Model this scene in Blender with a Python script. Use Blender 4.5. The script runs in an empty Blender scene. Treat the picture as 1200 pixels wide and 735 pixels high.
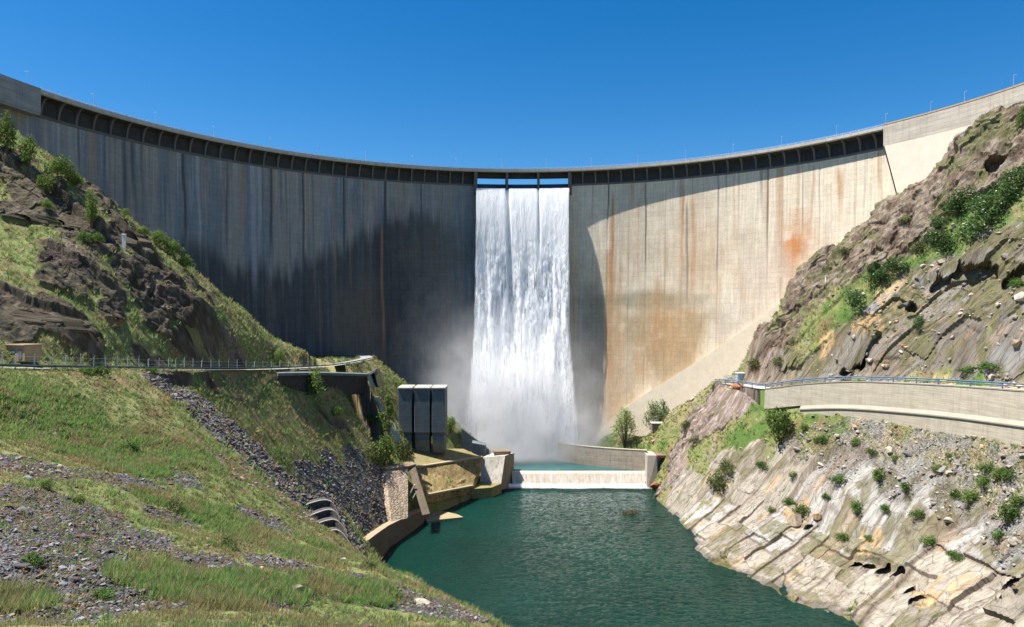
import bpy, bmesh, math, random
import numpy as np
from mathutils import Vector, Matrix

random.seed(7)
RNG = np.random.default_rng(11)
C = bpy.context.scene.collection
SCN = bpy.context.scene
rad = math.radians

# ------------------------------------------------------------------ camera
F, CXP, HZ, CAMZ = 800.0, 600.0, 367.5, 66.0      # photo pixels (1200 x 735), eye height over the lower pool


def at(px, py, Y):
    """World point on the view ray of a photo pixel at distance Y."""
    return ((px - CXP) / F * Y, Y, CAMZ + (HZ - py) / F * Y)


cam_d = bpy.data.cameras.new('camera')
cam = bpy.data.objects.new('camera', cam_d)
C.objects.link(cam)
cam.location = (0, 0, CAMZ)
cam.rotation_euler = (rad(90), 0, 0)
cam_d.sensor_width = 36
cam_d.lens = 36 * F / 1200
cam_d.clip_start = 0.2
cam_d.clip_end = 6000
SCN.camera = cam

# ------------------------------------------------------------------ light
SUN_EL, SUN_A = 65.0, -6.0       # sun on the left, slightly behind the dam
sv = Vector((-math.cos(rad(SUN_A)) * math.cos(rad(SUN_EL)),
             math.sin(rad(SUN_A)) * math.cos(rad(SUN_EL)), math.sin(rad(SUN_EL))))
sun_d = bpy.data.lights.new('sun', 'SUN')
sun_d.energy = 5.0
sun_d.angle = rad(0.5)
sun_d.color = (1.0, 0.955, 0.89)
sun = bpy.data.objects.new('sun', sun_d)
C.objects.link(sun)
sun.location = (-80, 0, 260)
sun.rotation_euler = sv.to_track_quat('Z', 'Y').to_euler()

w = bpy.data.worlds.new('World')
SCN.world = w
w.use_nodes = True
nt = w.node_tree
bg = nt.nodes['Background']
sky = nt.nodes.new('ShaderNodeTexSky')
sky.sky_type = 'NISHITA'
sky.sun_disc = False
sky.sun_elevation = rad(SUN_EL)
sky.sun_rotation = rad(270 + SUN_A)
sky.altitude = 900
sky.air_density = 1.0
sky.dust_density = 0.6
sky.ozone_density = 3.0
hs = nt.nodes.new('ShaderNodeHueSaturation')
hs.inputs['Saturation'].default_value = 1.42
nt.links.new(sky.outputs[0], hs.inputs['Color'])
nt.links.new(hs.outputs[0], bg.inputs[0])
bg.inputs[1].default_value = 0.074

SCN.view_settings.view_transform = 'Standard'
SCN.view_settings.look = 'None'
SCN.view_settings.exposure = 1.02
SCN.view_settings.gamma = 1.0
SCN.render.engine = 'CYCLES'
cy = SCN.cycles
cy.use_denoising = True
try:
    cy.denoiser = 'OPENIMAGEDENOISE'
    cy.denoising_prefilter = 'ACCURATE'
except Exception:
    pass
cy.max_bounces = 7
cy.diffuse_bounces = 3
cy.glossy_bounces = 3
cy.transmission_bounces = 4
cy.transparent_max_bounces = 24
cy.volume_bounces = 3
cy.volume_step_rate = 2.0
cy.volume_max_steps = 128
cy.use_adaptive_sampling = True
cy.adaptive_threshold = 0.015


# ------------------------------------------------------------------ noise (numpy)
def _h(ix, iy, iz, seed):
    h = (ix.astype(np.uint32) * np.uint32(374761393)) ^ (iy.astype(np.uint32) * np.uint32(668265263)) \
        ^ (iz.astype(np.uint32) * np.uint32(2246822519)) ^ np.uint32((seed * 3266489917) & 0xffffffff)
    h = (h ^ (h >> np.uint32(15))) * np.uint32(2246822519)
    h = (h ^ (h >> np.uint32(13))) * np.uint32(3266489917)
    h = h ^ (h >> np.uint32(16))
    return (h & np.uint32(0xffffff)).astype(np.float32) / np.float32(0xffffff)


def rnd(ix, iy=0, seed=0):
    ix = np.asarray(ix).astype(np.int64)
    iy = np.asarray(iy).astype(np.int64) + np.zeros_like(ix)
    return _h(ix, iy, np.zeros_like(ix), seed)


def vn2(x, y, seed=0):
    """value noise, 0..1"""
    x = np.asarray(x, np.float32); y = np.asarray(y, np.float32) + np.zeros_like(x)
    fx, fy = np.floor(x), np.floor(y)
    tx, ty = x - fx, y - fy
    tx = tx * tx * (3 - 2 * tx); ty = ty * ty * (3 - 2 * ty)
    ix, iy = fx.astype(np.int64), fy.astype(np.int64)
    z = np.zeros_like(ix)
    a = _h(ix, iy, z, seed); b = _h(ix + 1, iy, z, seed)
    c = _h(ix, iy + 1, z, seed); d = _h(ix + 1, iy + 1, z, seed)
    return (a + (b - a) * tx) * (1 - ty) + (c + (d - c) * tx) * ty


def vn3(x, y, z, seed=0):
    x = np.asarray(x, np.float32)
    fx, fy, fz = np.floor(x), np.floor(y), np.floor(z)
    tx, ty, tz = x - fx, y - fy, z - fz
    tx = tx * tx * (3 - 2 * tx); ty = ty * ty * (3 - 2 * ty); tz = tz * tz * (3 - 2 * tz)
    ix, iy, iz = fx.astype(np.int64), fy.astype(np.int64), fz.astype(np.int64)
    r = 0
    for dz in (0, 1):
        a = _h(ix, iy, iz + dz, seed); b = _h(ix + 1, iy, iz + dz, seed)
        c = _h(ix, iy + 1, iz + dz, seed); d = _h(ix + 1, iy + 1, iz + dz, seed)
        v = (a + (b - a) * tx) * (1 - ty) + (c + (d - c) * tx) * ty
        r = r + v * (tz if dz else 1 - tz)
    return r


def fbm2(x, y, o=4, seed=0, g=0.5):
    s, a, n = 0, 1.0, 0
    for i in range(o):
        s = s + a * vn2(x * 2 ** i + 17.3 * i, y * 2 ** i - 9.1 * i, seed + i); n += a; a *= g
    return s / n


def fbm3(x, y, z, o=4, seed=0, g=0.5):
    s, a, n = 0, 1.0, 0
    for i in range(o):
        k = 2 ** i
        s = s + a * vn3(x * k + 17.3 * i, y * k - 9.1 * i, z * k + 3.7 * i, seed + i); n += a; a *= g
    return s / n


def sst(x, a, b):
    t = np.clip((x - a) / (b - a), 0, 1)
    return t * t * (3 - 2 * t)


def lerp(a, b, t):
    return a + (b - a) * t


# ------------------------------------------------------------------ mesh and object helpers
def mesh_np(name, verts, faces, mat=None, parent=None, smooth=False, attrs=None, uv=None, mats=None, midx=None):
    """verts (n,3); faces (m,k) int array; attrs name -> (n,3|4) point colours"""
    me = bpy.data.meshes.new(name)
    verts = np.asarray(verts, np.float32); faces = np.asarray(faces, np.int32)
    m, k = faces.shape
    me.vertices.add(len(verts)); me.vertices.foreach_set('co', verts.ravel())
    me.loops.add(m * k); me.loops.foreach_set('vertex_index', faces.ravel())
    me.polygons.add(m)
    me.polygons.foreach_set('loop_start', np.arange(0, m * k, k, dtype=np.int32))
    me.polygons.foreach_set('loop_total', np.full(m, k, np.int32))
    if midx is not None:
        me.polygons.foreach_set('material_index', np.asarray(midx, np.int32))
    me.update(calc_edges=True)
    if attrs:
        for an, av in attrs.items():
            av = np.asarray(av, np.float32)
            if av.shape[1] == 3:
                av = np.concatenate([av, np.ones((len(av), 1), np.float32)], 1)
            at_ = me.attributes.new(an, 'FLOAT_COLOR', 'POINT')
            at_.data.foreach_set('color', av.ravel())
    if uv is not None:
        u = me.uv_layers.new(name='UVMap')
        u.data.foreach_set('uv', np.asarray(uv, np.float32)[faces.ravel()].ravel())
    me.polygons.foreach_set('use_smooth', np.full(m, bool(smooth)))
    for mm in (mats or ([mat] if mat else [])):
        me.materials.append(mm)
    o = bpy.data.objects.new(name, me)
    C.objects.link(o)
    if parent:
        o.parent = parent
    return o


def grid_faces(nr, nc):
    i = np.arange((nr - 1) * (nc - 1))
    r, c = i // (nc - 1), i % (nc - 1)
    a = r * nc + c
    return np.stack([a, a + 1, a + nc + 1, a + nc], 1)


class MB:
    """collects polygons into one mesh object"""
    def __init__(s):
        s.v, s.f, s.m = [], [], []

    def poly(s, pts, mi=0):
        b = len(s.v); s.v += [tuple(p) for p in pts]; s.f.append(tuple(range(b, b + len(pts)))); s.m.append(mi)

    def hexa(s, p, mi=0):
        """8 corners: bottom loop 0-3, top loop 4-7"""
        b = len(s.v); s.v += [tuple(q) for q in p]
        for f in ((0, 3, 2, 1), (4, 5, 6, 7), (0, 1, 5, 4), (1, 2, 6, 5), (2, 3, 7, 6), (3, 0, 4, 7)):
            s.f.append(tuple(b + i for i in f)); s.m.append(mi)

    def box(s, c, d, rz=0, mi=0):
        x, y, z = d[0] / 2, d[1] / 2, d[2] / 2
        ca, sa = math.cos(rz), math.sin(rz)
        p = []
        for zz in (-z, z):
            for xx, yy in ((-x, -y), (x, -y), (x, y), (-x, y)):
                p.append((c[0] + xx * ca - yy * sa, c[1] + xx * sa + yy * ca, c[2] + zz))
        s.hexa(p, mi)

    def prism(s, bottom, top, mi=0):
        n = len(bottom); b = len(s.v)
        s.v += [tuple(q) for q in bottom] + [tuple(q) for q in top]
        s.f.append(tuple(b + i for i in reversed(range(n)))); s.m.append(mi)
        s.f.append(tuple(b + n + i for i in range(n))); s.m.append(mi)
        for i in range(n):
            j = (i + 1) % n
            s.f.append((b + i, b + j, b + n + j, b + n + i)); s.m.append(mi)

    def tube(s, pts, r, n=6, mi=0, r2=None):
        pts = [Vector(p) for p in pts]
        r2 = r if r2 is None else r2
        rings = []
        for i, p in enumerate(pts):
            d = (pts[min(i + 1, len(pts) - 1)] - pts[max(i - 1, 0)]).normalized()
            up = Vector((0, 0, 1)) if abs(d.z) < 0.9 else Vector((1, 0, 0))
            a = d.cross(up).normalized(); bb = d.cross(a).normalized()
            rr = r + (r2 - r) * i / max(1, len(pts) - 1)
            b0 = len(s.v)
            for k in range(n):
                t = 2 * math.pi * k / n
                s.v.append(tuple(p + a * (rr * math.cos(t)) + bb * (rr * math.sin(t))))
            rings.append(b0)
        for q in range(len(rings) - 1):
            for k in range(n):
                k2 = (k + 1) % n
                s.f.append((rings[q] + k, rings[q] + k2, rings[q + 1] + k2, rings[q + 1] + k)); s.m.append(mi)
        s.f.append(tuple(rings[0] + k for k in reversed(range(n)))); s.m.append(mi)
        s.f.append(tuple(rings[-1] + k for k in range(n))); s.m.append(mi)

    def build(s, name, mat, parent=None, bevel=0, smooth=False, sub=0):
        me = bpy.data.meshes.new(name)
        me.from_pydata(s.v, [], s.f)
        mats = mat if isinstance(mat, (list, tuple)) else [mat]
        for m_ in mats:
            me.materials.append(m_)
        me.polygons.foreach_set('material_index', s.m)
        if bevel or sub:
            bm = bmesh.new(); bm.from_mesh(me)
            if bevel:
                bmesh.ops.remove_doubles(bm, verts=bm.verts, dist=1e-4)
                bmesh.ops.bevel(bm, geom=[e for e in bm.edges if len(e.link_faces) == 2 and e.calc_face_angle(0) > 0.5], offset=bevel, segments=1, affect='EDGES', profile=0.5)
            bmesh.ops.recalc_face_normals(bm, faces=bm.faces)
            bm.to_mesh(me); bm.free()
        else:
            bm = bmesh.new(); bm.from_mesh(me)
            bmesh.ops.recalc_face_normals(bm, faces=bm.faces)
            bm.to_mesh(me); bm.free()
        if smooth:
            me.polygons.foreach_set('use_smooth', np.full(len(me.polygons), True))
        o = bpy.data.objects.new(name, me)
        C.objects.link(o)
        if parent:
            o.parent = parent
        return o


def tag(o, label=None, cat=None, group=None, kind=None):
    if label: o['label'] = label
    if cat: o['category'] = cat
    if group: o['group'] = group
    if kind: o['kind'] = kind
    return o


def empty(name, loc=(0, 0, 0)):
    o = bpy.data.objects.new(name, None)
    C.objects.link(o)
    o.location = loc
    o.empty_display_size = 0.5
    return o


def adopt(child, parent):
    """parent keeping world place (parents are only translated here)"""
    child.parent = parent
    child.matrix_parent_inverse = Matrix.Translation(-Vector(parent.location))
    return child


# ------------------------------------------------------------------ materials
class NT:
    def __init__(s, name):
        s.m = bpy.data.materials.new(name); s.m.use_nodes = True
        s.t = s.m.node_tree; s.n = s.t.nodes
        s.b = s.n['Principled BSDF']; s.out = s.n['Material Output']
        s.b.inputs['Specular IOR Level'].default_value = 0.25
        s._co = None

    def new(s, typ, **kw):
        n = s.n.new(typ)
        for k, v in kw.items(): setattr(n, k, v)
        return n

    def put(s, sock, v):
        if isinstance(v, bpy.types.NodeSocket): s.t.links.new(v, sock)
        elif v is not None:
            sock.default_value = v

    def coord(s):
        if not s._co: s._co = s.new('ShaderNodeNewGeometry').outputs['Position']
        return s._co

    def mapped(s, scale=(1, 1, 1), rot=(0, 0, 0), src=None):
        m = s.new('ShaderNodeMapping'); s.put(m.inputs['Vector'], src or s.coord())
        m.inputs['Scale'].default_value = scale; m.inputs['Rotation'].default_value = rot
        return m.outputs[0]

    def noise(s, scale, vec=None, detail=4, rough=0.6, dist=0.0):
        n = s.new('ShaderNodeTexNoise'); s.put(n.inputs['Vector'], vec or s.coord())
        n.inputs['Scale'].default_value = scale; n.inputs['Detail'].default_value = detail
        n.inputs['Roughness'].default_value = rough; n.inputs['Distortion'].default_value = dist
        return n.outputs[0]

    def voro(s, scale, vec=None, feat='F1', out='Distance', rand=1.0):
        n = s.new('ShaderNodeTexVoronoi', feature=feat); s.put(n.inputs['Vector'], vec or s.coord())
        n.inputs['Scale'].default_value = scale; n.inputs['Randomness'].default_value = rand
        return n.outputs[out]

    def math(s, op, a, b=None, c=None, clamp=False):
        n = s.new('ShaderNodeMath', operation=op); n.use_clamp = clamp
        s.put(n.inputs[0], a)
        if b is not None: s.put(n.inputs[1], b)
        if c is not None: s.put(n.inputs[2], c)
        return n.outputs[0]

    def rng(s, v, a, b, c, d):
        n = s.new('ShaderNodeMapRange'); s.put(n.inputs[0], v)
        for i, q in enumerate((a, b, c, d)): s.put(n.inputs[i + 1], q)
        return n.outputs[0]

    def mix(s, f, a, b, blend='MIX'):
        n = s.new('ShaderNodeMix', data_type='RGBA', blend_type=blend)
        s.put(n.inputs[0], f)
        for i, q in ((6, a), (7, b)):
            s.put(n.inputs[i], q if isinstance(q, bpy.types.NodeSocket) else (*q, 1) if len(q) == 3 else q)
        return n.outputs[2]

    def ramp(s, f, stops):
        n = s.new('ShaderNodeValToRGB'); s.put(n.inputs[0], f)
        e = n.color_ramp.elements
        while len(e) < len(stops): e.new(0.5)
        for q, (p, c) in zip(e, stops): q.position = p; q.color = (*c, 1)
        return n.outputs[0]

    def attr(s, name):
        return s.new('ShaderNodeAttribute', attribute_name=name).outputs['Color']

    def sep(s, c):
        return s.new('ShaderNodeSeparateColor') if False else s._sep(c)

    def _sep(s, c):
        n = s.new('ShaderNodeSeparateColor'); s.put(n.inputs[0], c); return n.outputs

    def scale(s, col, f):
        """colour times a scalar"""
        n = s.new('ShaderNodeVectorMath', operation='SCALE'); s.put(n.inputs[0], col); s.put(n.inputs[3], f)
        return n.outputs[0]

    def bump(s, h, dist=0.1, strength=1.0, prev=None):
        n = s.new('ShaderNodeBump'); s.put(n.inputs['Height'], h)
        n.inputs['Distance'].default_value = dist
        s.put(n.inputs['Strength'], strength)
        if prev: s.put(n.inputs['Normal'], prev)
        return n.outputs[0]

    def done(s, col=None, rough=0.85, normal=None):
        if col is not None: s.put(s.b.inputs['Base Color'], col if isinstance(col, bpy.types.NodeSocket) else (*col, 1))
        s.put(s.b.inputs['Roughness'], rough)
        if normal: s.put(s.b.inputs['Normal'], normal)
        return s.m


def simple_mat(name, col, rough=0.7, var=0.25, scale=1.0, bump=0.02, metal=0.0):
    t = NT(name)
    n = t.noise(scale, detail=6, rough=0.7)
    f = t.rng(n, 0.25, 0.75, 1 - var, 1 + var)
    c = t.scale(t.mix(0.0, col, col), f)
    t.b.inputs['Metallic'].default_value = metal
    return t.done(c, rough, t.bump(n, bump) if bump else None)


def concrete_mat(name, a, b, streak=(0.10, 0.075, 0.04), sfac=0.6, board=0.0, moss=None):
    """board-marked concrete with streaks running down"""
    t = NT(name)
    n1 = t.noise(0.35, detail=7, rough=0.7)
    n2 = t.noise(1.0, t.mapped((1.3, 1.3, 0.09)), detail=5, rough=0.65)
    n3 = t.noise(6.0, detail=5, rough=0.7)
    c = t.mix(t.rng(n1, 0.35, 0.65, 0, 1), a, b)
    c = t.mix(t.math('MULTIPLY', t.rng(n2, 0.5, 0.72, 0, 1), sfac), c, streak)
    if moss:
        n4 = t.noise(0.5, t.mapped((1, 1, 0.35)), detail=6, rough=0.7)
        c = t.mix(t.math('MULTIPLY', t.rng(n4, 0.42, 0.6, 0, 1), 0.85), c, moss)
    c = t.scale(c, t.rng(n3, 0.2, 0.8, 0.75, 1.22))
    h = n3
    if board:
        sz = t.new('ShaderNodeSeparateXYZ'); t.put(sz.inputs[0], t.coord())
        fr = t.math('FRACT', t.math('DIVIDE', sz.outputs[2], board))
        ln = t.math('LESS_THAN', fr, 0.09)
        br = t.noise(1.0, t.mapped((0.12, 0.12, 1.0 / board)), detail=2)
        c = t.scale(c, t.rng(br, 0.3, 0.7, 0.86, 1.12))
        c = t.scale(c, t.rng(ln, 0, 1, 1.0, 0.78))
    return t.done(c, 0.9, t.bump(h, 0.05))
# ------------------------------------------------------------------ dam plan (needed by the terrain)
DCX, DCY, RDECK, OVER = 4.0, 160.0, 143.5, 3.4
RFACE = RDECK + OVER
ZCREST = 129.9


def thick(z):
    d = np.clip((ZCREST - np.asarray(z, float)) / 122.0, 0, 1.1)
    return 9.0 * d * d


def dam_pt(phi, z, off=0.0):
    r = RFACE - thick(z) - off
    return (DCX + r * np.sin(phi), DCY + r * np.cos(phi), z)


def dam_hit(px, py):
    """(phi, z) where a photo pixel meets the downstream face"""
    ux, uz = (px - CXP) / F, (HZ - py) / F
    Y = 290.0
    for _ in range(30):
        z = CAMZ + uz * Y
        r = RFACE - float(thick(z))
        a, b, c = 1 + ux * ux, -2 * (ux * DCX + DCY), DCX ** 2 + DCY ** 2 - r * r
        Y = (-b + math.sqrt(max(0, b * b - 4 * a * c))) / (2 * a)
    return math.atan2(ux * Y - DCX, Y - DCY), CAMZ + uz * Y


# ------------------------------------------------------------------ land: control heights
CT = []
for t in [  # photo pixel + distance
    # near slope on the left bank
    (0, 722, 35), (200, 722, 40), (400, 722, 48), (575, 722, 60), (490, 722, 53), (0, 640, 44), (150, 640, 52), (300, 640, 75),
    (410, 640, 108), (490, 682, 80), (0, 560, 65), (120, 560, 78), (250, 560, 98), (340, 592, 118), (375, 622, 116), (0, 500, 90), (150, 500, 106),
    (250, 500, 130), (290, 600, 92), 
    (323, 511, 153), (387, 523, 195), (285, 471.5, 156.5), (360, 553, 149.5), (358.6, 477, 197.5), (417, 571, 192.5), (436, 509, 220), (409, 468, 222), (461, 552, 216), (336, 560, 139), (345, 448, 192),
    (440, 470, 235), (400, 437, 222), (430, 424, 254), (455, 500, 229),
    # left hill
    (0, 405, 115), (100, 405, 127), (250, 405, 172), (0, 350, 126), (120, 350, 147), (180, 350, 164), (250, 370, 178), (0, 280, 143), (100, 280, 158), (150, 300, 165),
    (0, 210, 161), (60, 215, 168), (0, 142, 177), (50, 180, 177), (100, 216, 178), (150, 259, 180), (200, 302, 182), (250, 346, 192),
    (300, 379, 209), (350, 406, 230), (400, 415, 250), (440, 422, 263), (470, 447, 271), (500, 470, 275), (530, 492, 277), (565, 522, 277),
    (400, 597, 146), (392, 643, 126), (358, 614, 124),
    # right bank, below the road
    (850, 500, 226), (800, 535, 247), (780, 570, 250), (850, 560, 215), (880, 620, 190), (950, 560, 192), (950, 640, 175), (1000, 560, 185),
    (1100, 560, 164), (1100, 640, 150), (1200, 600, 136), (1200, 722, 121), (1050, 700, 142), (900, 520, 212),
    (1200, 511, 144.6), (1100, 497, 167.6), (1000, 482, 189.6), (940, 478, 202.6), (900, 474, 212.6),
    # right cliff
    (1200, 410, 156), (1200, 300, 167), (1200, 200, 178), (1200, 138, 187), (1150, 147, 199), (1115, 178, 209), (1100, 208, 213), (1100, 400, 180), (1100, 300, 195),
    (1060, 224, 226), (1000, 400, 203), (1000, 330, 213), (1000, 278, 232), (965, 292, 240), (940, 315, 244), (940, 400, 222), (940, 350, 238), (905, 385, 243), (870, 410, 251),
    (845, 440, 258), (820, 460, 264), (790, 482, 270), (762, 510, 277),
    # waterline, right then left
    (775, 581, 247.3), (790, 601, 226.3), (830, 651, 186.3), (910, 681, 168.5), (920, 701, 158.4), (960, 713, 153), (1000, 722.5, 149),
]:
    CT.append(at(*t))
CT += [  # plan position + height
    (0, 0, 61), (-8, 14, 57), (-2, 30, 50), (1, 45, 43.5), (3, 60, 36), (3, 80, 22), (-8, 100, 17), (-12, 125, 8), (-22, 140, 8), (16, 40, 34), (25, 60, 12), (40, 30, 18),
    (18, 90, 2), (5, 115, 0), (-8, 140, -2), (-22, 160, -3), (-36, 176, 2), (-30, 190, 2), (-24, 215, 1.5),
    (30, 110, -7), (25, 150, -8), (10, 180, -8), (20, 210, -8), (25, 240, -8), (45, 150, -8), (42, 185, -6), (42, 215, -6), (44, 240, -6), (55, 135, -6), (-5, 170, -7), (-8, 210, -7), (-2, 250, -6), (60, 110, -3), (74, 125, 0),
    (10, 275, -4), (30, 268, -4), (5, 290, -2), (30, 288, 0),
    (38, 291, 13.4), (55, 270, 13.8), (46, 283, 13.6), (60, 261, 13),
    (-22, 262, 9), (-30, 250, 15), (-38, 240, 19), (-28, 232, 12), (-12, 262, 6), (-20, 245, 8),
    # behind the spur, between it and the dam
    (-131, 222, 70), (-118, 245, 50), (-100, 262, 33), (-78, 280, 22), (-52, 290, 14), (-142, 195, 100), (-150, 170, 124), (-25, 298, 7),
    # dam foot right
    (138, 222, 108), (120, 245, 82), (100, 262, 52), (80, 276, 28), (62, 286, 14), (150, 190, 124), (40, 300, 11),
    # beyond the frame
    (-160, 120, 92), (-150, 60, 72), (-110, 10, 66), (-100, 60, 56), (-60, -40, 68), (-60, 20, 56), (0, -60, 72), (60, -40, 55), (60, 40, 12), (90, 80, 12), (150, 100, 70), (180, 140, 120), (120, 20, 40), (130, 60, 42),
    (-220, 150, 150), (-220, 0, 120), (220, 0, 100), (230, 150, 160), (-230, 320, 160), (240, 320, 160), (-120, 330, 130), (130, 330, 130), (0, 340, 60), (0, 430, 60),
    (-400, 100, 190), (400, 100, 200), (0, -200, 110), (-250, -200, 150), (250, -200, 140), (-300, 450, 190), (300, 450, 190),
]
def smooth_line(pts, n=8):
    """Catmull-Rom through 3-d points"""
    P = [np.array(p, float) for p in pts]
    P = [2 * P[0] - P[1]] + P + [2 * P[-1] - P[-2]]
    out = []
    for i in range(1, len(P) - 2):
        for k in range(n):
            t = k / n
            out.append(0.5 * (2 * P[i] + (P[i + 1] - P[i - 1]) * t + (2 * P[i - 1] - 5 * P[i] + 4 * P[i + 1] - P[i + 2]) * t * t + (3 * P[i] - P[i - 1] - 3 * P[i + 1] + P[i + 2]) * t ** 3))
    out.append(P[-2])
    return np.array(out)


# left road: outer (river side) edge, photo pixel + distance
ROADL = smooth_line([at(-120, 428, 84), at(-50, 430, 94), at(17, 431.5, 107), at(80, 432.5, 114.5), at(150, 433, 131), at(250, 433.5, 160), at(330, 432.5, 196), at(385, 429.5, 225), at(418, 424.5, 245), at(438, 419.5, 262), at(428, 416.0, 271), at(400, 415.5, 276), at(370, 417, 282)])
# right road: outer edge = top of the retaining wall
ROADR = smooth_line([at(1420, 478, 108), at(1300, 467, 125), at(1200, 459, 145), at(1100, 452, 168), at(1000, 448, 190), at(940, 451, 204), at(897, 456, 216), at(873, 453, 228), at(848, 450, 244), at(838, 449.5, 256)])
for ln, wd, sgn, keep in ((ROADL, 6.0, 1, lambda p: 20 < p[1] < 255), (ROADR, 7.5, -1, lambda p: p[1] < 232)):
    dd = np.gradient(ln[:, :2], axis=0); dd /= np.linalg.norm(dd, axis=1)[:, None]
    for p, d_ in list(zip(ln, dd))[::5]:
        if keep(p):
            CT.append((p[0] - d_[1] * wd * sgn, p[1] + d_[0] * wd * sgn, p[2] - .1))
            if sgn > 0: CT.append((p[0], p[1], p[2] - .3))

CT = np.array(CT, float)
MQC = 7.0


def _mq(d2): return np.sqrt(d2 + MQC * MQC)


_A = _mq(((CT[:, None, :2] - CT[None, :, :2]) ** 2).sum(-1))
_n = len(CT)
_P = np.concatenate([np.ones((_n, 1)), CT[:, :2] / 100], 1)
_M = np.block([[_A - 0.6 * np.eye(_n), _P], [_P.T, np.zeros((3, 3))]])
_W = np.linalg.solve(_M, np.concatenate([CT[:, 2], [0, 0, 0]]))


def rbf(X, Y):
    out = np.zeros(X.size)
    x, y = X.ravel(), Y.ravel()
    for i in range(0, x.size, 40000):
        a, b = x[i:i + 40000], y[i:i + 40000]
        d2 = (a[:, None] - CT[None, :, 0]) ** 2 + (b[:, None] - CT[None, :, 1]) ** 2
        out[i:i + 40000] = _mq(d2) @ _W[:_n] + _W[_n] + (_W[_n + 1] * a + _W[_n + 2] * b) / 100
    return out.reshape(X.shape)


GX0, GX1, GY0, GY1 = -420, 420, -200, 460
_gx, _gy = np.arange(GX0, GX1 + 1, 2.0), np.arange(GY0, GY1 + 1, 2.0)
BASE = rbf(*np.meshgrid(_gx, _gy))
BASE = BASE.astype(np.float32)


def base(X, Y):
    """smooth land height (Catmull-Rom on a 2 m grid)"""
    X = np.asarray(X, float); Y = np.asarray(Y, float)
    fx = np.clip((X - GX0) / 2, 1, BASE.shape[1] - 3.001); fy = np.clip((Y - GY0) / 2, 1, BASE.shape[0] - 3.001)
    ix, iy = fx.astype(int), fy.astype(int)
    tx, ty = fx - ix, fy - iy

    def wts(t): return (-.5 * t + t * t - .5 * t ** 3, 1 - 2.5 * t * t + 1.5 * t ** 3, .5 * t + 2 * t * t - 1.5 * t ** 3, -.5 * t * t + .5 * t ** 3)
    wx, wy = wts(tx), wts(ty)
    r = 0
    for j in range(4):
        row = 0
        for i in range(4):
            row = row + wx[i] * BASE[iy + j - 1, ix + i - 1]
        r = r + wy[j] * row
    return r


def hit(px, py, y0=26.0, y1=330.0, fn=None):
    """first meeting of a photo pixel's ray with the land"""
    Ys = np.geomspace(y0, y1, 3000)
    X = (px - CXP) / F * Ys; Z = CAMZ + (HZ - py) / F * Ys
    d = (fn or base)(X, Ys) - Z
    k = np.argmax(d > 0)
    if not (d > 0).any():
        k = int(np.argmax(d))
    return X[k], Ys[k], Z[k]


# ------------------------------------------------------------------ roads cut into the land
def polydist(X, Y, pts):
    """distance, signed side (+ = left of travel), parameter index, of a plan polyline"""
    best = np.full(X.shape, 1e9, np.float32); side = np.zeros(X.shape, np.float32); par = np.zeros(X.shape, np.float32)
    for i in range(len(pts) - 1):
        ax, ay = pts[i][:2]; bx, by = pts[i + 1][:2]
        dx, dy = bx - ax, by - ay
        L2 = dx * dx + dy * dy + 1e-9
        t = np.clip(((X - ax) * dx + (Y - ay) * dy) / L2, 0, 1)
        qx, qy = X - (ax + dx * t), Y - (ay + dy * t)
        d = np.sqrt(qx * qx + qy * qy)
        s = dx * (Y - ay) - dy * (X - ax)
        m = d < best
        best[m] = d[m]; side[m] = np.sign(s)[m]; par[m] = (i + t)[m]
    return best, side, par


RW_L, RW_R = 5.5, 7.0


def scarp_px(line, A, D, mode='up', w=0.5):
    pts = [hit(*p)[:2] for p in line]
    return (pts, A, D, mode, w)


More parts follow.
